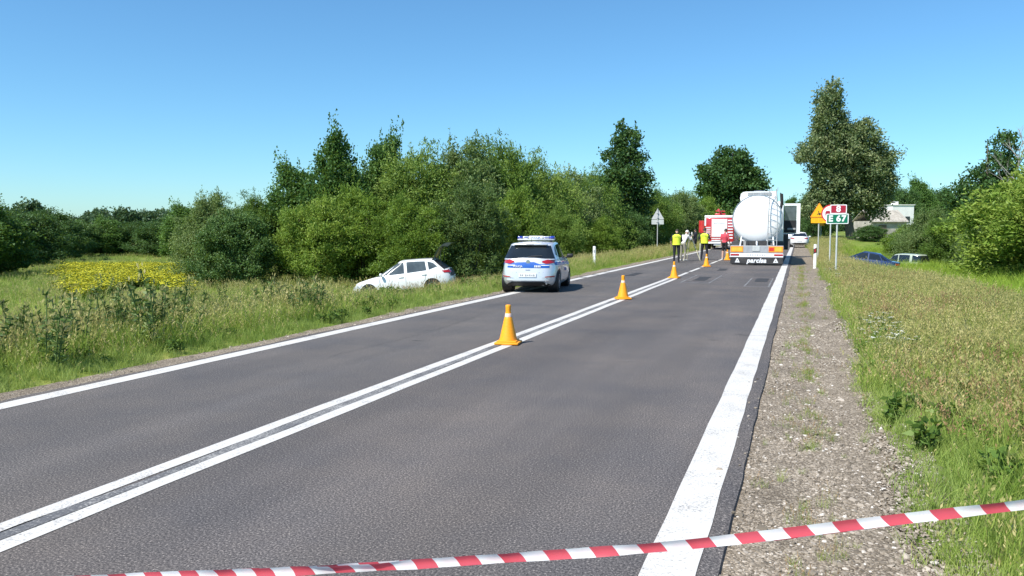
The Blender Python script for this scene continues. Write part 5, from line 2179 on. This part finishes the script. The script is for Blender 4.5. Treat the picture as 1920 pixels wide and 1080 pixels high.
tree('poplar_tree', 'great grey-green poplar leaning left over the right verge', 1597, 110,
     [(-3.5, 0, 17.6, 1.7, 1.7, 3.2), (-3.1, .3, 14.6, 2.6, 2.4, 2.8), (-4.6, 0, 11.9, 3.4, 2.8, 2.3), (-1.2, 0, 12.2, 3.2, 3.0, 3.2), (1.4, 0, 9.6, 3.4, 3.0, 3.0), (.4, 0, 13.2, 2.3, 2.2, 2.4), (2.9, 0, 10.2, 2.2, 2.2, 2.2), (3.4, 0, 7.4, 2.4, 2.4, 2.3), (-2.8, 0, 8.2, 3.0, 2.8, 2.6), (.6, .4, 6.2, 3.2, 2.8, 2.2), (-4.4, 0, 5.4, 2.2, 2, 1.9), (3.4, .4, 4.6, 1.6, 1.6, 1.4), (-2.2, 0, 4.2, 2.0, 2, 1.4)],
     'poplar_leaf', 1050, 62, .40, .20, 11, .62, shoots=14, lean=(-3.0, 0), clump_r=.72, h0=17, lump=.26)
tree('alder_tree', 'tall dark alder standing above the thicket', 1172, 75,
     [(.2, 0, 10.9, 1.1, 1.1, 1.6), (0, 0, 9.2, 1.7, 1.6, 1.4), (-.6, 0, 7.6, 1.9, 1.7, 1.3), (1.0, 0, 7.0, 1.6, 1.6, 1.2), (0, 0, 5.6, 2.3, 2, 1.6), (.5, 0, 3.6, 2.4, 2, 1.6), (1.2, 0, 2.0, 2.0, 1.8, 1.4)],
     'dark_leaf', 420, 60, .26, .18, 12, .22, shoots=6, base=-1.0, clump_r=.5)
tree('oak_tree', 'broad dark oak behind the fire engine and tanker', 1372, 125,
     [(0, 0, 12.6, 2.2, 2.2, 2.0), (-1.6, 0, 10.4, 3.0, 2.8, 2.2), (1.9, 0, 9.8, 2.9, 2.8, 2.2), (0, 0, 8.2, 4.4, 3.8, 2.4), (-3.0, 0, 7.6, 2.3, 2.2, 1.8), (3.2, 0, 6.6, 2.3, 2.2, 2.2), (.4, 0, 5.2, 3.8, 3.4, 2.2), (-1.6, 0, 4.2, 2.0, 2, 1.5)],
     'dark_leaf', 620, 46, .50, .30, 13, .45, base=.1, clump_r=.75)
tree('right_tree', 'dark leafy tree behind the right-hand willow bushes', 1845, 84,
     [(1.6, 0, 11.0, 1.3, 1.3, 1.6), (1.1, 0, 8.9, 2.0, 1.8, 1.7), (-1.0, 0, 7.6, 1.9, 1.8, 1.4), (-2.6, 0, 6.2, 1.6, 1.5, 1.2), (.6, 0, 6.4, 2.4, 2.2, 1.6), (2.3, 0, 6.6, 1.4, 1.4, 1.4), (-1.0, 0, 4.6, 2.6, 2.4, 1.8), (1.2, 0, 4.0, 2.6, 2.4, 1.8)],
     'dark_leaf', 380, 36, .36, .22, 14, .24, base=-.9, clump_r=.55, shoots=5)
ROW = [(1523, 150, 9.6, 1.0, 4, 'dark roadside tree just left of the great poplar'), (1513, 190, 10.5, 1.1, 4, 'farther roadside tree past the open cab door'), (1545, 165, 10.0, 1.2, 2, 'dark tree behind the lower left of the great poplar'),
       (1507, 250, 11.0, 1.3, 4, 'far small tree closing the right side of the road'), (1680, 175, 11.2, 1.6, 4, 'dark tree behind the old building, left of its roof'), (1722, 180, 11.8, 1.7, 2, 'dark tree behind the white wall of the old building'),
       (1765, 185, 11.5, 1.6, 4, 'dark tree right of the old building'), (1630, 170, 8.5, 1.3, 4, 'dark tree between the great poplar and the old barn'),
       (1240, 170, 11.0, 1.6, 4, 'distant tree left of the broad oak, above the willow bushes'), (1285, 180, 11.6, 1.7, 4, 'distant rounded tree close left of the broad oak'), (1480, 330, 14.0, 2.0, 2, 'hazy far tree closing the left side of the road')]
for i, (px, D, h, w, kd, lab) in enumerate(ROW):
    x, y = on_view(px, D)
    cm, tm, H = BUSH[kd]
    plant('roadside_tree' if px < 1600 else 'background_tree', lab, 'tree', (x, y, zgf(x, y)), i * 1.9, tm, cm, (w, w, h / H), 'trees in the background')


def dead_tree():
    x, y = on_view(1897, 80)
    t = thing('dead_tree', 'bare grey dead tree beside the leafy tree at the right', 'tree', (x, y, -1.0), TH)
    g = random.Random(5)
    mb = MB()

    def br(p, d, ln, r, lev):
        q = p + d * ln * .5 + Vector((g.gauss(0, .05), g.gauss(0, .05), .0)) * ln
        e = q + (d + Vector((g.gauss(0, .12), g.gauss(0, .12), .05))).normalized() * ln * .5
        mb.tube([p, q, e], [r, r * .75, r * .45], 6)
        if lev > 0:
            for k in range(3 if lev > 1 else 4):
                f = g.uniform(.35, 1)
                a = p.lerp(e, f)
                nd = (d + Vector((g.gauss(0, .55), g.gauss(0, .55), g.uniform(.0, .4)))).normalized()
                br(a, nd, ln * g.uniform(.4, .6), r * .42, lev - 1)
    br(Vector((0, 0, -.2)), Vector((.03, 0, 1)), 9.5, .17, 0)
    for k in range(9):
        z = 4.5 + k * .75
        a = g.uniform(0, 6.28)
        br(Vector((.03 * z, 0, z)), Vector((math.cos(a), math.sin(a) * .5, 1.3)).normalized(), 3.4 - k * .2, .05, 2)
    br(Vector((.28, 0, 9.1)), Vector((.1, 0, 1)).normalized(), 3.4, .08, 2)
    mb.build('trunk', 'bark_grey', t, 60)


dead_tree()


# ---- old farm buildings
def old_barn():
    x, y = on_view(1668, 135)
    t = thing('old_barn', 'low barn with weathered grey-brown sheet roof beyond the bushes', 'barn', (x, y, .2), TH + .12)
    w, d, e, rd = 6.6, 6.0, 3.0, 4.9
    mb = MB()
    mb.box((0, d / 2, e / 2), (w - .3, d - .4, e))
    wall = mb.build('wall', 'roof_sheet', t)
    mb = MB()
    mb.grid([[(-w / 2, -.25, e - .12), (w / 2, -.25, e - .12)], [(-w / 2, d / 2, rd), (w / 2, d / 2, rd)], [(-w / 2, d + .25, e - .12), (w / 2, d + .25, e - .12)]], (0, 0, -.08))
    mb.build('roof', 'roof_sheet', t)
    mb = MB()
    for k in range(22):
        xx = -w / 2 + .15 + k * (w - .3) / 21
        mb.tube([(xx, -.25, e - .09), (xx, d / 2, rd + .03)], .03, 5)
    mb.build('roof_rib', 'roof_sheet', t)
    mb = MB()
    mb.box((-1.2, .17, 1.2), (1.4, .06, 2.3))
    mb.build('door', 'bark', t)
    x, y = on_view(1692, 150)
    t = thing('white_outbuilding', 'white flat-topped building with a short chimney behind the barn roof', 'building', (x, y, .2), TH + .1)
    mb = MB()
    mb.box((0, 2.5, 3.05), (4.2, 5, 6.1))
    mb.build('wall', 'plaster', t)
    mb = MB()
    mb.box((0, 2.5, 6.16), (4.5, 5.3, .12))
    mb.build('roof', 'plaster', t)
    mb = MB()
    mb.box((-1.2, .9, 6.5), (.9, .9, .6))
    mb.build('chimney', 'plaster', t)
    for xx in (-.9, .9):
        mb = MB()
        mb.box((xx, -.01, 3.4), (.9, .06, 1.2))
        mb.build('window', 'glass_dark', t)


old_barn()


# ------------------------------------------------------------------ scattered ground cover (uncountable: one object each)
def scatter(name, label, cat, protos, P, rot, scl, idx=None):
    """instances of proto meshes on points through geometry nodes"""
    c = bpy.data.collections.new(name + '_kinds')
    for k, me in enumerate(protos):
        c.objects.link(bpy.data.objects.new('%s_kind_%02d' % (name, k), me))
    N = len(P)
    me = bpy.data.meshes.new(name)
    me.vertices.add(N)
    me.vertices.foreach_set('co', np.ascontiguousarray(P, dtype=np.float32).ravel())
    a = me.attributes.new('rot', 'FLOAT_VECTOR', 'POINT')
    a.data.foreach_set('vector', np.ascontiguousarray(rot, dtype=np.float32).ravel())
    a = me.attributes.new('scl', 'FLOAT_VECTOR', 'POINT')
    a.data.foreach_set('vector', np.ascontiguousarray(scl, dtype=np.float32).ravel())
    a = me.attributes.new('kind_index', 'INT', 'POINT')
    a.data.foreach_set('value', np.ascontiguousarray(idx if idx is not None else rng.integers(0, len(protos), N), dtype=np.int32))
    o = link(name, me)
    ng = bpy.data.node_groups.new(name + '_nodes', 'GeometryNodeTree')
    ng.interface.new_socket('Geometry', in_out='INPUT', socket_type='NodeSocketGeometry')
    ng.interface.new_socket('Geometry', in_out='OUTPUT', socket_type='NodeSocketGeometry')
    n, l = ng.nodes, ng.links
    gi, go = n.new('NodeGroupInput'), n.new('NodeGroupOutput')
    ci = n.new('GeometryNodeCollectionInfo')
    ci.inputs['Collection'].default_value = c
    ci.inputs['Separate Children'].default_value = True
    ci.inputs['Reset Children'].default_value = True
    ip = n.new('GeometryNodeInstanceOnPoints')
    ip.inputs['Pick Instance'].default_value = True

    def attr(nm, ty):
        q = n.new('GeometryNodeInputNamedAttribute')
        q.data_type = ty
        q.inputs[0].default_value = nm
        return q.outputs[0]
    l.new(gi.outputs[0], ip.inputs['Points'])
    l.new(ci.outputs[0], ip.inputs['Instance'])
    l.new(attr('kind_index', 'INT'), ip.inputs['Instance Index'])
    l.new(attr('rot', 'FLOAT_VECTOR'), ip.inputs['Rotation'])
    l.new(attr('scl', 'FLOAT_VECTOR'), ip.inputs['Scale'])
    l.new(ip.outputs[0], go.inputs[0])
    md = o.modifiers.new('scatter', 'NODES')
    md.node_group = ng
    return tag(o, label, cat, kind='stuff')


def tuft(name, n, h, w, spread, lean, mat, seed, seg=3, heads=0, head_mat=None, head_len=.12):
    """a tuft of bent tapering blades; heads: stems ending in loose seed heads"""
    g = np.random.default_rng(seed)
    V, F, T, MI = [], [], [], []
    for k in range(n):
        a = g.uniform(0, 6.28)
        r_ = spread * math.sqrt(g.random())
        b = np.array([r_ * math.cos(a), r_ * math.sin(a), -.02])
        hh = h * g.uniform(.55, 1.15)
        ld = g.uniform(0, 6.28)
        le = lean * g.uniform(.3, 1.3) * hh
        dirl = np.array([math.cos(ld), math.sin(ld), 0])
        fa = g.uniform(0, 6.28)
        wd = np.array([math.cos(fa), math.sin(fa), 0]) * w * g.uniform(.7, 1.2) * .5
        o = len(V)
        tv = g.random()
        for i in range(seg + 1):
            f = i / seg
            p = b + np.array([0, 0, hh * (f - .18 * lean * f * f)]) + dirl * le * f * f
            ww = wd * (1 - f ** 1.6) if i < seg else wd * 0.06
            V += [p - ww, p + ww]
        for i in range(seg):
            F.append((o + 2 * i, o + 2 * i + 1, o + 2 * i + 3, o + 2 * i + 2))
            T.append(tv)
            MI.append(0)
        if k < heads:
            tip = b + np.array([0, 0, hh * (1 - .18 * lean)]) + dirl * le
            for q in range(5):
                o = len(V)
                f = q / 4
                c0 = tip + np.array([0, 0, -head_len * f * .9]) - dirl * le * .12 * f
                d = np.array([g.normal(0, .5), g.normal(0, .5), .9])
                d /= np.linalg.norm(d)
                s_ = np.cross(d, [g.normal(), g.normal(), .2])
                s_ /= np.linalg.norm(s_) + 1e-6
                L_ = head_len * .45
                V += [c0, c0 + d * L_ * .5 + s_ * L_ * .2, c0 + d * L_, c0 + d * L_ * .5 - s_ * L_ * .2]
                F.append((o, o + 1, o + 2, o + 3))
                T.append(g.random())
                MI.append(1)
    me = np_mesh(name, np.array(V), np.array(F), [mat] + ([head_mat] if head_mat else []), np.array(T))
    if head_mat:
        me.polygons.foreach_set('material_index', np.array(MI, dtype=np.int32))
    return me


def herb(name, n, h, mat, seed, leaf=(.16, .06), stems=4, spread=.12, top=None, top_mat=None, top_n=0):
    """leafy weed: upright stems set with leaves, optional flower tops"""
    g = np.random.default_rng(seed)
    P, D, T = [], [], []
    V0, F0 = [], []
    tops = []
    for k in range(stems):
        a = g.uniform(0, 6.28)
        b = np.array([math.cos(a), math.sin(a), 0]) * spread * g.random()
        hh = h * g.uniform(.65, 1.1)
        ln = np.array([math.cos(a), math.sin(a), 0]) * hh * g.uniform(.05, .28)
        o = len(V0)
        w = .006 + .004 * h
        for i in range(3):
            f = i / 2
            p = b + ln * f * f + np.array([0, 0, hh * f])
            V0 += [p + [w, 0, 0], p + [-w * .5, w * .9, 0], p + [-w * .5, -w * .9, 0]]
        for i in range(2):
            for q in range(3):
                F0.append((o + i * 3 + q, o + i * 3 + (q + 1) % 3, o + (i + 1) * 3 + (q + 1) % 3, o + (i + 1) * 3 + q))
        for q in range(n):
            f = g.uniform(.08, 1)
            p = b + ln * f * f + np.array([0, 0, hh * f])
            aa = g.uniform(0, 6.28)
            d = np.array([math.cos(aa), math.sin(aa), g.uniform(-.2, .8)])
            d /= np.linalg.norm(d)
            P.append(p + d * leaf[0] * .5 * (1.15 - .6 * f))
            D.append(d)
            T.append(g.random())
        tops.append(b + ln + np.array([0, 0, hh]))
    V, F = leaves(np.array(P), np.array(D), leaf[0], leaf[1], g)
    o = len(V)
    V = np.vstack([V, np.array(V0)])
    F = np.vstack([F, np.array(F0) + o])
    T = T + [.6] * len(F0)
    MI = [0] * len(F)
    mats = [mat]
    if top == 'umbel':
        mats.append(top_mat)
        for tp in tops:
            for q in range(top_n):
                a = g.uniform(0, 6.28)
                r_ = .055 * math.sqrt(g.random())
                c = tp + np.array([r_ * math.cos(a), r_ * math.sin(a), g.normal(0, .006)])
                s_ = .014
                o = len(V)
                V = np.vstack([V, c + np.array([[-s_, -s_, 0], [s_, -s_, .004], [s_, s_, 0], [-s_, s_, .004]])])
                F = np.vstack([F, [[o, o + 1, o + 2, o + 3]]])
                T.append(.5)
                MI.append(1)
    elif top == 'spike':
        mats.append(top_mat)
        for tp in tops:
            for q in range(top_n):
                d = np.array([g.normal(0, .35), g.normal(0, .35), 1.0])
                d /= np.linalg.norm(d)
                c = tp + np.array([g.normal(0, .03), g.normal(0, .03), -g.uniform(-.06, .30) * h * .8])
                s_ = np.cross(d, g.normal(size=3))
                s_ /= np.linalg.norm(s_)
                L_ = .07
                o = len(V)
                V = np.vstack([V, [c, c + d * L_ * .5 + s_ * .014, c + d * L_, c + d * L_ * .5 - s_ * .014]])
                F = np.vstack([F, [[o, o + 1, o + 2, o + 3]]])
                T.append(g.random())
                MI.append(1)
    me = np_mesh(name, V, F, mats, np.array(T))
    me.polygons.foreach_set('material_index', np.array(MI, dtype=np.int32))
    return me


def field(n, x0, x1, y0, y1, dens=None, z=0.0):
    """random points in a box, thinned by dens(x,y) in 0..1, set on the ground"""
    x = rng.uniform(x0, x1, n)
    y = rng.uniform(y0, y1, n)
    if dens is not None:
        k = rng.random(n) < dens(x, y)
        x, y = x[k], y[k]
    return np.stack([x, y, zg(x, y) + z], 1)


def place(P, s0, s1, tilt=.15, zvar=.25, grow=None):
    n = len(P)
    rot = np.stack([rng.normal(0, tilt, n), rng.normal(0, tilt, n), rng.uniform(0, 6.28, n)], 1)
    s = rng.uniform(s0, s1, n)
    if grow is not None:
        s = s * grow(P[:, 0], P[:, 1])
    scl = np.stack([s, s, s * rng.uniform(1 - zvar, 1 + zvar, n)], 1)
    return rot, scl


def pn(x, y, f=.35, ph=0.0):
    """smooth patch noise 0..1"""
    return .5 + .25 * np.sin(x * f * 1.7 + 1.3 * np.sin(y * f * .9 + ph) + ph) + .25 * np.sin(y * f * 1.1 + 1.7 * np.sin(x * f * 1.3 - ph) + 2 * ph)


lush = [tuft('lush', 30, .17, .006, .10, .5, 'lush_grass', 100 + k) for k in range(4)]
mid = [tuft('mid', 26, .29, .007, .12, .6, 'mid_grass', 110 + k, heads=4, head_mat='dry_grass', head_len=.07) for k in range(4)]
dry = [tuft('dry', 24, .40, .005, .14, .5, 'dry_grass', 120 + k, heads=12, head_mat='dry_grass', head_len=.085) for k in range(4)]
brown = [tuft('brown', 22, .36, .005, .14, .5, 'mid_grass', 130 + k, heads=11, head_mat='brown_head', head_len=.075) for k in range(3)]
reed = [tuft('reed', 16, .85, .022, .16, .6, 'reed_grass', 140 + k, 4) for k in range(4)]
big_mid = [tuft('big_mid', 34, .42, .016, .30, .5, 'mid_grass', 150 + k, heads=8, head_mat='dry_grass', head_len=.11) for k in range(3)]
big_dry = [tuft('big_dry', 32, .50, .012, .30, .45, 'dry_grass', 160 + k, heads=14, head_mat='dry_grass', head_len=.13) for k in range(3)]
yarrow = [herb('yarrow', 9, .38, 'herb_leaf', 170 + k, (.09, .02), 4, .10, 'umbel', 'umbel_white', 9) for k in range(3)]
broad = [herb('broad', 14, .20, 'herb_leaf', 180 + k, (.085, .034), 6, .09) for k in range(3)]
darkweed = [herb('darkweed', 30, .85, 'weed_leaf', 190 + k, (.11, .030), 5, .20, 'spike', 'dry_grass', 14) for k in range(4)]
cowslip = [herb('yellow', 8, .55, 'herb_leaf', 200 + k, (.16, .03), 7, .28, 'umbel', 'flower_yellow', 22) for k in range(3)]


def right_edge(x, y):
    return sstep(.62 + .16 * np.sin(y * .9) * np.sin(y * .37 + 1) + .16 * sstep(6, 22, y), .95 + .16 * sstep(6, 22, y), x)


def crest_of(y):
    return 4.3 - 2.6 * sstep(20, 50, y)


# right verge
P = np.vstack([field(9500, .4, 4.6, 1.2, 9.5, lambda x, y: right_edge(x, y) * np.clip(1.25 - .7 * pn(x, y, .9), 0, 1)),
               field(4500, .5, 4.8, 9.5, 20, lambda x, y: right_edge(x, y) * np.clip(.9 - .85 * pn(x, y, .8, 1) - .02 * (y - 9), .08, 1)),
               field(2600, -8.7, -7.75, 3, 30, lambda x, y: sstep(-7.7, -8.1, x))])
r_, s_ = place(P, .55, 1.15)
near = np.where((P[:, 0] < .6) & (P[:, 0] > -1), .5, 1.0)
scatter('short_grass', 'short bright green grass along both road edges', 'grass', lush, P, r_, s_ * near[:, None])

P = field(5200, -.25, .65, 1.5, 40, lambda x, y: .6 * (np.exp(-((x - .16) / .10) ** 2) + .12) * pn(x, y, 2.3, 2) ** 1.3, .03)
r_, s_ = place(P, .16, .42)
scatter('shoulder_weeds', 'sparse dull green weeds in a line along the gravel shoulder', 'weeds', mid[:2] + brown[:2], P, r_, s_)

P = np.vstack([field(3400, .7, 4.9, 3.2, 12, lambda x, y: right_edge(x, y) * np.clip(1.1 * pn(x, y, .8, 3) - .15, .05, 1) * sstep(2.5, 6, y + x)),
               field(11500, .7, 5.0, 9, 40, lambda x, y: right_edge(x, y) * np.clip(.25 + .8 * pn(x, y, .6, .5), 0, 1)),
               field(12000, -13.6, -7.95, 4, 44, lambda x, y: sstep(-7.9, -8.7, x) * np.clip(.35 + .7 * pn(x, y, .5, 2), 0, 1))])
r_, s_ = place(P, .6, 1.2, grow=lambda x, y: np.where(x < -8.6, 1.45 - .85 * sstep(15, 19, y) * (1 - sstep(29, 33, y)), 1.0))
scatter('verge_grass', 'knee-high green verge grass on both banks', 'grass', mid, P, r_, s_)

P = np.vstack([field(500, 1.0, 4.6, 3, 9, lambda x, y: right_edge(x - .2, y) * pn(x, y, 1.1, 2)), field(4600, 1.0, 5.4, 8, 46, lambda x, y: right_edge(x - .2, y) * np.clip(.2 + .9 * pn(x, y, .45, 4), 0, 1) * sstep(6, 13, y + .8 * x)),
               field(17000, -17, -9.2, 5, 46, lambda x, y: sstep(-9.0, -10.2, x) * np.clip(.25 + .9 * pn(x, y, .35, 5), 0, 1)),
               field(1700, .9, 2.6, 40, 84, lambda x, y: right_edge(x, y))])
r_, s_ = place(P, .6, 1.15, grow=lambda x, y: np.where(x < -8.6, 1.25 - .7 * sstep(15, 19, y) * (1 - sstep(29, 33, y)), 1.0))
scatter('dry_grass', 'pale seeding dry grass on the banks beside the road', 'grass', dry, P, r_, s_)

P = np.vstack([field(3600, 1.0, 5.2, 6.5, 34, lambda x, y: right_edge(x - .2, y) * np.clip(1.5 * pn(x, y, .7, 6) - .5, 0, 1)),
               field(2500, -14, -8.8, 6, 40, lambda x, y: np.clip(1.4 * pn(x, y, .6, 7) - .6, 0, 1))])
r_, s_ = place(P, .6, 1.1)
scatter('brown_grass', 'reddish brown seeding grass among the verge grass', 'grass', brown, P, r_, s_)

P = np.vstack([field(9000, 4.0, 22, 18, 62, lambda x, y: sstep(crest_of(y) + .9, crest_of(y) + 1.9, x)), field(2500, 4.2, 10, 56, 70, lambda x, y: sstep(4.0, 4.6, x)), field(5000, 4.6, 30, 50, 100, lambda x, y: sstep(crest_of(y) + 1.2, crest_of(y) + 2.4, x))])
r_, s_ = place(P, .7, 1.25)
scatter('bright_meadow_grass', 'tall bright yellow-green grass at the foot of the right bank', 'grass', reed, P, r_, s_)

def not_yellow(P):
    b = 960 + 1500 * np.tan(np.arctan2(P[:, 0], P[:, 1]) + TH)
    d = -P[:, 0] * math.sin(TH) + P[:, 1] * math.cos(TH)
    return P[~((b > 128) & (b < 345) & (d > 34) & (d < 60))]


P = np.vstack([field(9000, -60, -13.2, 6, 50, lambda x, y: np.clip(.3 + .7 * pn(x, y, .25, 8), 0, 1)), field(3500, -13.5, -7.9, 42, 110, lambda x, y: sstep(-7.9, -8.6, x)), field(1800, .9, 6, 78, 140), field(2500, -90, -30, 30, 80)])
P = not_yellow(P)
r_, s_ = place(P, .65, 1.25)
scatter('meadow_grass', 'tufted green meadow grass beyond the left ditch', 'grass', big_mid, P, r_, s_)

P = np.vstack([field(3600, -45, -13, 6, 40, lambda x, y: np.clip(1.3 * pn(x, y, .22, 9) - .35, 0, 1) * sstep(-46, -18, x)), field(2600, -13.5, -8.2, 40, 110, lambda x, y: np.clip(.2 + .7 * pn(x, y, .4, 3), 0, 1)), field(900, 1.0, 5, 78, 130)])
P = not_yellow(P)
r_, s_ = place(P, .65, 1.15)
scatter('dry_meadow_grass', 'tall dry seeding grass in the left field', 'grass', big_dry, P, r_, s_)

# yellow flowering meadow between hedge and thicket
P = field(80000, -52, -20, 20, 50, lambda x, y: ((np.arctan2(x, y) < math.atan2(-.8415, .94) + .40) & True) * 1.0)
bear = 960 + 1500 * np.tan(np.arctan2(P[:, 0], P[:, 1]) + TH)
dist = -P[:, 0] * math.sin(TH) + P[:, 1] * math.cos(TH)
k = (bear > 128 + 14 * np.sin(dist * .5) + rng.normal(0, 14, len(bear))) & (bear < 335 + rng.normal(0, 16, len(bear))) & (dist > 36 + 4 * np.sin(bear * .03)) & (dist < 58)
P = P[k]
r_, s_ = place(P, .58, .85)
scatter('yellow_flowers', 'yellow flowering meadow between the hedge and the thicket', 'flowers', cowslip, P, r_, s_)

# yarrow, leafy herbs
P = np.vstack([field(40, .9, 1.5, 11.5, 14.5), field(50, 1.0, 4.2, 3, 10, lambda x, y: pn(x, y, 1.1, 1) ** 2), field(30, 1.0, 1.9, 25, 33), field(90, -13, -9, 7, 24, lambda x, y: pn(x, y, .6, 2) ** 3)])
r_, s_ = place(P, .45, .85, .1)
scatter('yarrow_flowers', 'white-topped yarrow scattered through the verge', 'flowers', yarrow, P, r_, s_)
P = np.vstack([field(300, .75, 4.6, 2, 12, lambda x, y: pn(x, y, 1.2, 5) ** 2), field(700, -12, -8.1, 5, 30, lambda x, y: pn(x, y, .8, 4))])
r_, s_ = place(P, .5, 1.2, .1)
scatter('leafy_herbs', 'low broad-leaved herbs in the verges', 'weeds', broad, P, r_, s_)

# taller dark weeds in the left verge
clumps = [(-9.5, 7.4, 11, .6), (-9.2, 9.6, 9, .45), (-10.6, 8.6, 7, .8), (-9.0, 13.3, 9, .4), (-10.0, 13.6, 6, .4), (-11, 12, 6, .9), (-10.3, 6.2, 8, .7), (-24, 35.5, 18, 1.6), (-22, 24, 10, 2.0), (-14, 15, 8, 1.4)]
P = np.vstack([np.stack([rng.normal(x, s, n), rng.normal(y, s, n)], 1) for x, y, n, s in clumps] )
P = P[(P[:, 0] < -8.5) | (P[:, 0] > 1)]
P = np.column_stack([P, zg(P[:, 0], P[:, 1])])
r_, s_ = place(P, .55, 1.1, .08)
scatter('dark_weeds', 'tall dark-leaved weeds with brown tops in clumps on the left verge', 'weeds', darkweed, P, r_, s_)

# loose stones on the shoulder
peb = []
for k in range(5):
    bm = bmesh.new()
    bmesh.ops.create_icosphere(bm, subdivisions=1, radius=1)
    g = random.Random(k)
    for v in bm.verts:
        v.co *= g.uniform(.7, 1.2)
        v.co.z *= .6
    me = bpy.data.meshes.new('pebble')
    bm.to_mesh(me)
    bm.free()
    me.materials.append(M['pebble'])
    peb.append(me)
P = np.vstack([field(22000, -.31, .98, 2.0, 7, None, .032), field(17000, -.31, 1.05, 7, 16, None, .032), field(4000, -.3, 1.05, 16, 32, None, .032), field(1500, -7.9, -7.48, 4, 22, None, .032), field(500, -.5, -.31, 2, 10, lambda x, y: .1 + 0 * x, .06)])
n_ = len(P)
rot = rng.uniform(0, 6.28, (n_, 3)) * np.array([.1, .1, 1])
s = rng.lognormal(math.log(.0072), .42, n_) * (1 + .025 * P[:, 1])
scl = np.stack([s * rng.uniform(.8, 1.4, n_), s, s * rng.uniform(.7, 1.1, n_)], 1)
scatter('loose_gravel', 'loose grey stones strewn over the road shoulder', 'gravel', peb, P, rot, scl)

# far woods on the horizon
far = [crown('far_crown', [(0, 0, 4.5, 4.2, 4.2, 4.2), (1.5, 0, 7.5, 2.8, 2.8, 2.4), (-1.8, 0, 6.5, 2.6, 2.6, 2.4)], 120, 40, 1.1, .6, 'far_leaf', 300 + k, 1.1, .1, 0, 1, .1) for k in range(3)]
pts = []
for k in range(900):
    px = rng.uniform(-700, 2700)
    D = rng.uniform(260, 420) if px < 1380 or px > 1620 else rng.uniform(620, 760)
    x, y = on_view(px, D)
    if -14 < x < 8:
        continue
    pts.append((x, y, zgf(x, y) - .5))
P = np.array(pts)
r_, s_ = place(P, .55, 1.0, .02, .3)
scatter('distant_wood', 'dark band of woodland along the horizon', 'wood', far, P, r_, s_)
